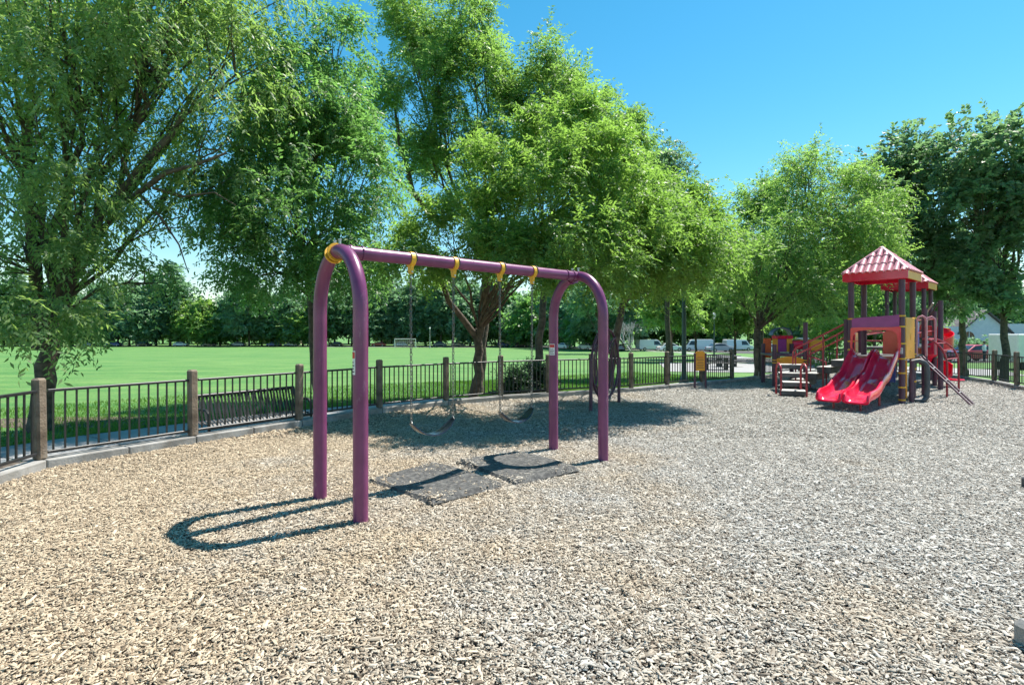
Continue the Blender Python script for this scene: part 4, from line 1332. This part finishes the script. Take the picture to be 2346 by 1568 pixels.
# bare grey tree
def bare_tree():
    rng = np.random.default_rng(77)
    Y = 38
    t = thing('bare_tree', 'bare grey-twigged tree at the end of the lawn', 'tree', (xat(1446, Y), Y, zg(Y)))
    mb = MB()
    def grow(p, d, L, r, lev):
        q = p + d * L
        mb.tube([tuple(p), tuple(p + d * L * .5 + rng.normal(0, .04 * L, 3)), tuple(q)], [r, r * .85, r * .65], 6 if lev < 2 else 4, caps=False)
        if lev >= 5: return
        for k in range(3 if lev < 4 else 4):
            nd = d + rng.normal(0, .42, 3) + np.array([0, 0, .12])
            nd /= np.linalg.norm(nd)
            grow(q, nd, L * rng.uniform(.62, .82), r * .62, lev + 1)
    grow(np.array([0, 0, -.1]), np.array([0, 0, 1.0]), 1.05, .10, 0)
    mb.build('trunk', M['palebark'], t, fix=False)
bare_tree()

# far row of trees beyond the lawn: a few kinds, each tree its own object
protos = []
for k, (h, w, mt) in enumerate(((17, 5.2, 'leaf_far'), (14, 5.5, 'leaf_far'), (12.5, 5.0, 'leaf_mid'), (19, 4.0, 'leaf_far'), (11, 5.4, 'leaf_dark'))):
    bl = [((0, 0, h * .45), (w * .85, w * .85, h * .20)), ((w * .3, 0, h * .62), (w * .65, w * .65, h * .18)), ((-w * .3, .4, h * .6), (w * .65, w * .65, h * .2)), ((0, 0, h * .85), (w * .4, w * .4, h * .15)), ((w * .2, -.5, h * .32), (w * .8, w * .8, h * .12))]
    t = make_tree('lawn_edge_tree', 'tall tree in the distant row beyond the lawn', (0, 0, 0), h * .22, .28, bl, 13000, mt, .85, .2, 60 + k, 'distant row of trees beyond the lawn', width=.6, twig=1.8, per=8, limbs=False)
    protos.append(t)
spots = []
rr = random.Random(3)
def road_y(u):           # distance of the far edge of the lawn for a given picture column
    if u < 1150: return 166
    return max(74, 166 - (u - 1150) * .27)
u = -60
while u < 1440:
    Y = road_y(u) + rr.uniform(6, 16)
    spots.append((u, Y)); u += rr.uniform(26, 40)
n_front = len(spots)
u = -40
while u < 1440:
    Y = road_y(u) + rr.uniform(38, 60)
    spots.append((u, Y)); u += rr.uniform(40, 58)
u = 1460
while u < 2330:
    Y = 112 + rr.uniform(0, 25)
    spots.append((u, Y)); u += rr.uniform(55, 75)
ONES = 'first second third fourth fifth sixth seventh eighth ninth tenth eleventh twelfth thirteenth fourteenth fifteenth sixteenth seventeenth eighteenth nineteenth'.split()
TENS = {2: 'twent', 3: 'thirt', 4: 'fort', 5: 'fift', 6: 'sixt'}
def ordinal(n):
    if n < 20: return ONES[n - 1]
    return TENS[n // 10] + ('ieth' if n % 10 == 0 else 'y-' + ONES[n % 10 - 1])
n_back = len([q for q in spots if q[0] < 1450])
for i, (u, Y) in enumerate(spots):
    k = i if i < 5 else rr.randrange(5)
    o = protos[i] if i < 5 else copy_tree(protos[k])
    look = ('tall full', 'broad', 'light green', 'slim pointed', 'low dark')[k]
    if i < n_front: o['label'] = look + ' tree across the lawn, ' + ordinal(i + 1) + ' from the left in the front row'
    elif i < n_back: o['label'] = look + ' tree top behind the front row across the lawn, ' + ordinal(i - n_front + 1) + ' from the left'
    else: o['label'] = look + ' far tree behind the vehicles at the right, ' + ordinal(i - n_back + 1) + ' from the bare tree'
    o.location = (xat(u, Y), Y, zg(Y))
    s_ = rr.uniform(1.05, 1.4)
    o.scale = (s_ * rr.uniform(.9, 1.1), s_ * rr.uniform(.9, 1.1), s_)
    o.rotation_euler = (0, 0, rr.uniform(0, 6.28))

# shrub behind the fence under the second swing
def shrub(name, label, c, r, n, mat, seed, leaf=.06, group=None):
    rng = np.random.default_rng(seed)
    t = thing(name, label, 'shrub', c, 0, group)
    bl = []
    for k in range(6):
        bl.append(((rng.uniform(-.5, .5) * r[0], rng.uniform(-.5, .5) * r[1], r[2] * .55), (r[0] * .6, r[1] * .6, r[2] * .5)))
    V, F, tint, subs = leaf_cloud(bl, n, leaf, .1, rng, 8, .36, .16, .5)
    V[:, 2] = np.maximum(V[:, 2], .01)
    mb = MB()
    for sb in subs:
        for sc in sb[:4]:
            mb.tube(bend((0, 0, 0), sc, rng, 4), [.018, .014, .010, .006], 5)
    mb.build('stem', M['bark'], t, fix=False)
    q = quads_mesh('foliage', V, F, M[mat], t, attr=tint); q['kind'] = 'stuff'
shrub('low_shrub', 'dark clipped shrub behind the fence under the farther swing', (xat(1180, 14.6), 14.6, zg(14.6)), (.62, .5, .95), 9000, 'leaf_shrub', 5)
shrub('low_shrub', 'dark shrub behind the fence left of the far swing arch', (xat(1228, 14.9), 14.9, zg(14.9)), (.62, .5, 1.0), 9000, 'leaf_shrub', 6)
for i, (u, Y, h, lab) in enumerate(((2215, 58, 1.7, 'clipped green hedge below the pale gabled house'), (2275, 58, 1.8, 'clipped green hedge between the person and the box van'))):
    shrub('hedge', lab, (xat(u, Y), Y, zg(Y)), (3.0, 1.0, h), 6000, 'leaf_far', 40 + i, .22)
shrub('low_shrub', 'green shrub between the red stair rails and the tower', (xat(1905, 24), 24, zg(24)), (1.3, 1.0, 2.6), 9000, 'leaf_bright', 50, .1)

# ------------------------------------------------------------------ grass blades near the walk
def blades():
    rng = np.random.default_rng(9)
    n = 110000
    t = rng.uniform(0, 1, n) * (len(FL) - 1)
    i = np.minimum(t.astype(int), len(FL) - 2); f = t - i
    P = np.array([[p.x, p.y] for p in offset_line(FL, 3.9)]); Q = np.array([[p.x, p.y] for p in offset_line(FL, 10.5)])
    g = rng.uniform(0, 1, n) ** 1.8
    a = P[i] * (1 - f)[:, None] + P[i + 1] * f[:, None]; b = Q[i] * (1 - f)[:, None] + Q[i + 1] * f[:, None]
    C = a * (1 - g)[:, None] + b * g[:, None]
    z = -.30 - .0165 * np.clip(C[:, 1] - 10, 0, 150)
    h = rng.uniform(.03, .09, n); w = rng.uniform(.005, .011, n) ; an = rng.uniform(0, 6.28, n)
    dx, dy = np.cos(an) * w, np.sin(an) * w
    lx, ly = rng.normal(0, .02, n), rng.normal(0, .02, n)
    V = np.stack([np.stack([C[:, 0] - dx, C[:, 1] - dy, z], 1), np.stack([C[:, 0] + dx, C[:, 1] + dy, z], 1), np.stack([C[:, 0] + lx, C[:, 1] + ly, z + h], 1)], 1).reshape(-1, 3)
    o = quads_mesh('grass', V, np.arange(3 * n).reshape(n, 3), M['blade'], attr=np.repeat(rng.uniform(0, 1, n), 3))
    tag(o, 'short grass blades along the lawn edge by the walk', 'grass', kind='stuff')
blades()

# ------------------------------------------------------------------ far road, car park, vehicles
def sheet(name, pts, lift, mat, label, cat):
    mb = MB(); mb.add([(x, y, zg(y) + lift) for x, y in pts], [tuple(range(len(pts)))])
    return tag(mb.build(name, mat), label, cat, kind='structure')
mb = MB()
RL = [(-400, 172), (-20, 172), (8, 160), (22, 130), (29, 100), (33, 80), (40, 66), (120, 60)]
R2 = [(-400, 188), (-12, 188), (20, 172), (36, 138), (44, 106), (48, 88), (54, 78), (125, 75)]
tag(strip(RL, R2, .02, M['asphalt'], 'road'), 'grey street curving round the far end of the lawn', 'road', kind='structure')
sheet('parking_lot', [(17, 44), (70, 44), (70, 56), (19, 56)], .02, M['asphalt'], 'grey parking lot behind the right-hand fence', 'parking lot')
sheet('plaza', [(9, 31), (26, 27), (30, 33), (24, 42), (12, 44)], .02, M['slab'], 'pale concrete plaza beyond the fence left of the tower', 'plaza')
sheet('path', [(-60, 166), (6, 155), (20, 120), (26, 85), (24, 62), (21, 44), (23.4, 44), (26.5, 62), (28.5, 86), (22.5, 122), (8, 158), (-60, 168.5)], .02, M['slab'], 'pale footpath around the far end of the lawn', 'path')

def car_proto(kind):
    t = thing('parked_car', 'car', 'car')
    if kind == 'car':
        L, W = 4.5, 1.78
        body = [(-2.25, .35), (-2.22, .72), (-1.9, .92), (-1.1, .98), (1.0, .98), (1.75, .90), (2.2, .75), (2.25, .40), (2.0, .25), (-2.0, .25)]
        cab = [(-1.75, .95), (-1.15, 1.38), (-.3, 1.46), (.45, 1.40), (1.25, .95)]
        win = [(-1.5, 1.0), (-1.08, 1.33), (-.3, 1.40), (.40, 1.34), (1.02, 1.0)]
    else:
        L, W = 5.4, 1.95
        body = [(-2.7, .40), (-2.7, 1.05), (2.0, 1.05), (2.6, .95), (2.7, .45), (2.5, .3), (-2.5, .3)]
        cab = [(-2.66, 1.0), (-2.6, 2.05), (-2.4, 2.15), (1.0, 2.12), (1.4, 1.95), (2.05, 1.0)]
        win = [(.35, 1.12), (.35, 1.85), (1.25, 1.85), (1.75, 1.12)]
    m = MB(); m.prism(body, (0, W / 2, 0), (1, 0, 0), (0, 0, 1), (0, -1, 0), W); m.build('body', M['carpaint'], t, bevel=.06)
    m = MB()
    n = len(cab); a, b = W / 2 - .04, W / 2 - .2
    hz = max(c[1] for c in cab)
    wid = lambda z: W / 2 - .03 - .16 * max(0, (z - .95)) / (hz - .95)
    vs = [(x, wid(z), z) for x, z in cab] + [(x, -wid(z), z) for x, z in cab]
    fs = [tuple(range(n)), tuple(range(2 * n - 1, n - 1, -1))] + [(i, n + i, n + (i + 1) % n, (i + 1) % n) for i in range(n)]
    m.add(vs, fs); m.build('cabin', M['carpaint'], t, bevel=.04)
    for sy in (-1, 1):
        m = MB(); m.add([(x, sy * (wid(z) + .012), z) for x, z in win], [tuple(range(len(win)))]); m.build('side_window', M['glass'], t)
    if kind == 'car':
        for (x0, z0, x1, z1) in ((.47, 1.37, 1.20, .99), (-1.17, 1.36, -1.70, .99)):
            m = MB(); nx = .012 if x0 > 0 else -.012
            m.add([(x0 + nx, -wid(z0) + .06, z0 + .012), (x0 + nx, wid(z0) - .06, z0 + .012), (x1 + nx, wid(z1) - .05, z1 + .012), (x1 + nx, -wid(z1) + .05, z1 + .012)], [(0, 1, 2, 3)])
            m.build('windscreen', M['glass'], t)
    else:
        m = MB(); m.add([(1.44, -.75, 1.92), (1.44, .75, 1.92), (2.06, .82, 1.08), (2.06, -.82, 1.08)], [(0, 1, 2, 3)]); m.build('windscreen', M['glass'], t)
    for sx in (-1, 1):
        for sy in (-1, 1):
            m = MB(); y = sy * (W / 2 - .08)
            m.cyl((sx * L * .30, y - .11, .32), (sx * L * .30, y + .11, .32), .32, 16); w_ = m.build('wheel', M['tyre'], t)
            m = MB(); m.cyl((sx * L * .30, y - .115, .32), (sx * L * .30, y + .115, .32), .19, 12); m.build('rim', M['steel'], w_)
        m = MB()
        for sy in (-1, 1): m.box((sx * (L / 2 - .06), sy * W * .36, .68), (.14, .34, .14))
        m.build('headlight' if sx > 0 else 'tail_light', M['white'] if sx > 0 else M['labelred'], t)
    return t
PROTO = {'car': car_proto('car'), 'van': car_proto('van')}
used = set()
def vehicle(kind, u, Y, rz, col, name, label, cat):
    t = PROTO[kind] if kind not in used else copy_tree(PROTO[kind])
    used.add(kind)
    t.name = name
    t.location = (xat(u, Y), Y, zg(Y) + .03); t.rotation_euler = (0, 0, rz)
    t['label'] = label; t['category'] = cat; t['group'] = 'vehicles parked around the park'
    for c in [t] + list(t.children_recursive): c.color = (*col, 1)
WHT, SLV, BLK, RED, BLU, GRY, TAN = (.75, .75, .74), (.42, .43, .45), (.02, .02, .025), (.45, .02, .03), (.03, .07, .30), (.16, .17, .18), (.45, .38, .28)
FAR = [(200, SLV, 'silver car far left under the distant trees'), (262, BLU, 'blue car parked far across the lawn beyond the near tree'), (330, BLK, 'black car across the lawn, second from the near tree'), (415, WHT, 'white car across the lawn above the bench'),
       (478, GRY, 'grey car across the lawn right of the white one'), (545, SLV, 'silver car across the lawn left of the purple near arch'), (628, BLU, 'dark blue car across the lawn left of the close arch'), (668, WHT, 'white car across the lawn beside the close arch'),
       (770, BLK, 'black car seen between the legs of the close arch'), (868, RED, 'small red car across the lawn right of the close arch'), (918, SLV, 'silver car behind the white goal frame'), (1008, GRY, 'grey car right of the far lamp post'), (1050, TAN, 'tan car across the lawn left of the forked trunk'),
       (1150, BLU, 'blue car just right of the forked trunk'), (1192, BLK, 'black car across the lawn between the two trunks')]
for (u, c, lab) in FAR:
    vehicle('car', u, road_y(u) + 9, rr.choice((0, math.pi)) + rr.uniform(-.03, .03), c, 'parked_car', lab, 'car')
for (u, Y, c, lab) in ((1292, 128, WHT, 'white car seen inside the far swing arch'), (1345, 115, WHT, 'white car at the lawn corner behind the oval climber'), (1405, 104, SLV, 'silver car just right of the far swing arch')):
    vehicle('car', u, Y, 2.1 + rr.uniform(-.1, .1), c, 'parked_car', lab, 'car')
for (k, u, Y, c, rz, lab) in (('van', 1490, 104, WHT, .2, 'white van right of the bare tree'), ('car', 1535, 96, WHT, .1, 'white car left of the green lamp pole'), ('van', 1598, 98, WHT, 3.0, 'white van behind the rules sign'), ('car', 1650, 90, SLV, .1, 'silver car between the rules sign and the vase-shaped tree'),
                             ('van', 1690, 102, WHT, .1, 'white van just left of the vase-shaped trunk'), ('car', 1788, 70, WHT, .1, 'white car behind the small slate arch')):
    vehicle(k, u, Y, rz, c, 'parked_van' if k == 'van' else 'parked_car', lab, 'van' if k == 'van' else 'car')
vehicle('car', 2226, 47, math.pi + .12, (.50, .05, .09), 'parked_car', 'red car in the lot behind the right fence', 'car')

# white box van at the right edge
bx = thing('box_van', 'white box van cut by the right edge of the picture', 'van', (xat(2352, 34), 34, zg(34)), .05)
m = MB(); m.box((0, 0, 1.35), (3.2, 2.0, 1.75), bev=.05); m.build('cargo_box', M['white'], bx)
m = MB(); m.prism([(1.62, .40), (1.62, 1.85), (2.15, 1.8), (2.75, 1.15), (3.1, 1.0), (3.1, .4)], (0, .95, 0), (1, 0, 0), (0, 0, 1), (0, -1, 0), 1.9); m.build('cab', M['white'], bx)
for x in (-1.0, 2.4):
    for y in (-.85, .85):
        m = MB(); m.cyl((x, y - .12, .38), (x, y + .12, .38), .38, 16); m.build('wheel', M['tyre'], bx)

# pale house with arched window and gable
hs = thing('house', 'pale bluish-white gabled house with arched window at the right', 'house', (xat(2256, 74), 74, zg(74)), -.05)
gw = 6.4
m = MB(); m.prism([(-gw / 2, 0), (gw / 2, 0), (gw / 2, 2.9), (2.2, 4.0), (0, 5.9), (-2.2, 4.0), (-gw / 2, 2.9)], (0, 0, 0), (1, 0, 0), (0, 0, 1), (0, 1, 0), 9); m.build('gable_wall', M['stucco'], hs)
for sx in (-1, 1):
    m = MB(); m.prism([(sx * (gw / 2 + .4), 2.75), (sx * 2.2, 4.05), (0, 5.95), (0, 6.15), (sx * 2.3, 4.25), (sx * (gw / 2 + .4), 2.95)], (0, -.4, 0), (1, 0, 0), (0, 0, 1), (0, 1, 0), 9.8); m.build('roof_slope', M['roofing'], hs)
arc = [(-.75, 1.0), (.75, 1.0), (.75, 2.3)] + [(.75 * math.cos(math.pi * k / 12), 2.3 + .85 * math.sin(math.pi * k / 12)) for k in range(1, 12)] + [(-.75, 2.3)]
m = MB(); m.prism([(x - 2.1, z) for x, z in arc], (0, -.02, 0), (1, 0, 0), (0, 0, 1), (0, 1, 0), .05); wn_ = m.build('arched_window', M['glass'], hs)
for (x, w, z, h) in ((-2.1, .07, 2.0, 2.2), (-2.1, 1.5, 2.3, .09), (-2.1, 1.5, 1.0, .1), (-2.85, .08, 1.65, 1.3), (-1.35, .08, 1.65, 1.3)):
    m = MB(); m.box((x, -.045, z), (w, .05, h)); m.build('glazing_bar', M['white'], wn_)
m = MB(); m.box((-6.6, 2.5, 1.9), (6.6, 5, 3.8)); m.build('side_wing', M['stucco'], hs)
m = MB(); m.prism([(-10.2, 3.75), (-3.2, 3.75), (-3.2, 5.0), (-10.2, 5.0)], (0, -.3, 0), (1, 0, 0), (0, .35, .55), (0, .85, -.5), .2); m.build('wing_roof', M['roofing'], hs)
for x in (-8.4, -5.6):
    m = MB(); m.box((x, -.01, 2.0), (1.5, .06, 1.2)); f = m.build('window', M['glass'], hs)
    for dz in (-.62, .62):
        m = MB(); m.box((x, -.05, 2.0 + dz), (1.66, .06, .1)); m.build('sill', M['white'], f)
m = MB(); m.box((7.2, 2.5, 2.1), (7.8, 5, 4.2)); m.build('side_wing', M['stucco'], hs)
m = MB(); m.box((6.0, -.01, 2.4), (1.2, .06, 1.8)); m.build('window', M['glass'], hs)
# far houses glimpsed through the tree row
for (u, Y, w, h, lab) in ((640, 206, 16, 6.5, 'cream house glimpsed under the distant trees left of the close arch'), (905, 225, 12, 15.5, 'tall house with dark gable rising over the distant trees'), (1195, 190, 14, 6, 'tan house glimpsed under the trees right of the forked trunk')):
    t = thing('far_house', lab, 'house', (xat(u, Y), Y, zg(Y)), rr.uniform(-.1, .1), 'houses beyond the park')
    m = MB(); m.box((0, 4, h * .36), (w, 8, h * .72)); m.build('wall', M['stucco2'] if u != 905 else M['stucco'], t)
    m = MB(); m.prism([(-w / 2 - .5, h * .72), (w / 2 + .5, h * .72), (0, h)], (0, -.5, 0), (1, 0, 0), (0, 0, 1), (0, 1, 0), 9); m.build('roof', M['roofing'], t)
    for k in range(3):
        m = MB(); m.box((-w * .3 + w * .3 * k, -.02, h * .45), (1.4, .06, 1.4)); m.build('window', M['glass'], t)

# lamp posts
def lamp(name, label, u, Y, h, r, mat):
    t = thing(name, label, 'lamp post', (xat(u, Y), Y, zg(Y)))
    MB().lathe([(r * 2.2, 0), (r * 2.2, .25), (r * 1.3, .4), (r * 1.1, .6), (r * .8, h)], seg=12).build('pole', M[mat], t, smooth=True)
    MB().lathe([(r * 1.2, h), (r * 2.2, h + .12), (r * 2.4, h + .42), (r * .5, h + .55)], seg=12).build('lantern', M['white'], t, smooth=True)
lamp('lamp_post', 'dark green lamp pole rising into the trees left of the rules sign', 1567, 20.5, 4.4, .085, 'pole')
lamp('lamp_post', 'slim dark lamp pole behind the fence right of the rules sign', 1636, 44, 3.6, .06, 'pole')
lamp('lamp_post', 'slim lamp post across the lawn left of the forked trunk', 985, 150, 5.2, .11, 'steel')
# goal frame at the end of the lawn
gl = thing('goal_frame', 'white goal frame with net at the far end of the lawn', 'goal', (xat(928, 148), 148, zg(148)))
for sx in (-1, 1):
    MB().cyl((sx * 2.9, 0, 0), (sx * 2.9, 0, 2.5), .07, 8).build('goal_post', M['white'], gl)
    MB().cyl((sx * 2.9, 0, 2.5), (sx * 2.9, 1.6, 0), .04, 6).build('stay', M['white'], gl)
MB().cyl((-2.9, 0, 2.5), (2.9, 0, 2.5), .07, 8).build('crossbar', M['white'], gl)
m = MB()
for k in range(1, 10): m.cyl((-2.9 + 5.8 * k / 10, .02, 2.5), (-2.9 + 5.8 * k / 10, 1.6, 0), .012, 4)
for k in range(1, 6): m.cyl((-2.9, 1.6 * k / 6, 2.5 - 2.5 * k / 6), (2.9, 1.6 * k / 6, 2.5 - 2.5 * k / 6), .012, 4)
n_ = m.build('net', M['white'], gl); n_['kind'] = 'stuff'
# picnic tables on the plaza
for i, (u, Y, lab) in enumerate(((1640, 33, 'dark picnic table on the plaza right of the rules sign'), (1665, 37, 'dark picnic table farther back on the plaza'))):
    t = thing('picnic_table', lab, 'table', (xat(u, Y), Y, zg(Y) + .02), .3 * i, 'picnic tables on the plaza')
    m = MB(); m.box((0, 0, .74), (1.8, .75, .05), bev=.01); m.build('table_top', M['grey'], t)
    for sy in (-1, 1):
        m = MB(); m.box((0, sy * .68, .44), (1.8, .28, .05), bev=.01); m.build('seat', M['grey'], t)
    for sx in (-1, 1):
        m = MB(); m.box((sx * .6, 0, .36), (.07, .5, .72)); m.box((sx * .6, 0, .39), (.05, 1.4, .05)); m.build('leg', M['black'], t)

# ------------------------------------------------------------------ person by the red car
def person():
    Y = 45.5
    t = thing('person', 'person in white shirt and dark cap standing by the red car', 'person', (xat(2255, Y), Y, zg(Y) + .02), .4)
    J = {'pel': (0, 0, .90), 'spine': (0, 0, 1.12), 'chest': (0, .0, 1.32), 'neck': (0, 0, 1.46), 'head0': (0, -.01, 1.55), 'head1': (0, -.01, 1.66),
         'shl': (.18, 0, 1.38), 'ell': (.25, .02, 1.12), 'wrl': (.24, -.06, .88), 'hal': (.235, -.08, .78), 'shr': (-.18, 0, 1.38), 'elr': (-.25, .02, 1.12), 'wrr': (-.22, -.08, .90), 'har': (-.215, -.10, .80),
         'hil': (.09, 0, .86), 'knl': (.10, -.02, .48), 'anl': (.10, .02, .09), 'tol': (.11, -.12, .04), 'hir': (-.09, 0, .86), 'knr': (-.10, -.02, .48), 'anr': (-.11, .02, .09), 'tor': (-.12, -.12, .04)}
    ED = [('pel', 'spine'), ('spine', 'chest'), ('chest', 'neck'), ('neck', 'head0'), ('head0', 'head1'), ('chest', 'shl'), ('shl', 'ell'), ('ell', 'wrl'), ('wrl', 'hal'), ('chest', 'shr'), ('shr', 'elr'), ('elr', 'wrr'), ('wrr', 'har'),
          ('pel', 'hil'), ('hil', 'knl'), ('knl', 'anl'), ('anl', 'tol'), ('pel', 'hir'), ('hir', 'knr'), ('knr', 'anr'), ('anr', 'tor')]
    RD = {'pel': .14, 'spine': .13, 'chest': .15, 'neck': .055, 'head0': .085, 'head1': .09, 'shl': .07, 'ell': .042, 'wrl': .03, 'hal': .035, 'hil': .09, 'knl': .06, 'anl': .042, 'tol': .035}
    ks = list(J)
    me = bpy.data.meshes.new('body')
    me.from_pydata([J[k] for k in ks], [(ks.index(a), ks.index(b)) for a, b in ED], [])
    o = bpy.data.objects.new('body', me); COL.objects.link(o); o.parent = t
    md = o.modifiers.new('skin', 'SKIN'); 
    for i, k in enumerate(ks):
        kk = k[:-1] + 'l' if k[-1] == 'r' and k[:-1] + 'l' in RD else k
        q = RD.get(k, RD.get(kk, .05))
        me.skin_vertices[0].data[i].radius = (q, q * .8)
        me.skin_vertices[0].data[i].use_root = (k == 'pel')
    o.modifiers.new('sub', 'SUBSURF').levels = 1
    o.modifiers['sub'].render_levels = 2
    m, n, l, b = new_mat('clothed_body')
    tc = n.new('ShaderNodeTexCoord'); sp = n.new('ShaderNodeSeparateXYZ'); l.new(tc.outputs['Object'], sp.inputs[0])
    rp = n.new('ShaderNodeValToRGB'); rp.color_ramp.interpolation = 'CONSTANT'
    cr = rp.color_ramp; cr.elements[0].color = (.03, .03, .035, 1); cr.elements[1].position = .06; cr.elements[1].color = (.035, .045, .08, 1)
    e = cr.elements.new(.47); e.color = (.76, .76, .77, 1); e = cr.elements.new(.73); e.color = (.40, .24, .17, 1)
    mr = n.new('ShaderNodeMapRange'); mr.inputs['From Max'].default_value = 2.0; l.new(sp.outputs[2], mr.inputs[0]); l.new(mr.outputs[0], rp.inputs[0]); l.new(rp.outputs[0], b.inputs['Base Color'])
    b.inputs['Roughness'].default_value = .8
    me.materials.append(m)
    MB().lathe([(.102, 1.63), (.105, 1.68), (.085, 1.745), (.03, 1.77)], (0, 0, 0), 14).build('cap', M['hair'], t, smooth=True)
person()

# ------------------------------------------------------------------ edge pieces at the right border
t = thing('stump_post', 'short dark post just inside the right border of the chips', 'post', (5.30, 5.50, 0), .2)
m = MB(); m.box((0, 0, .04), (.10, .10, .16), bev=.015); m.build('stub', M['grey'], t)
t = thing('concrete_block', 'grey block at the lower right corner of the picture', 'block', (2.79, 2.60, 0), .12)
m = MB(); m.box((0, 0, .05), (.40, .40, .18), bev=.03); m.build('block', M['concrete'], t)
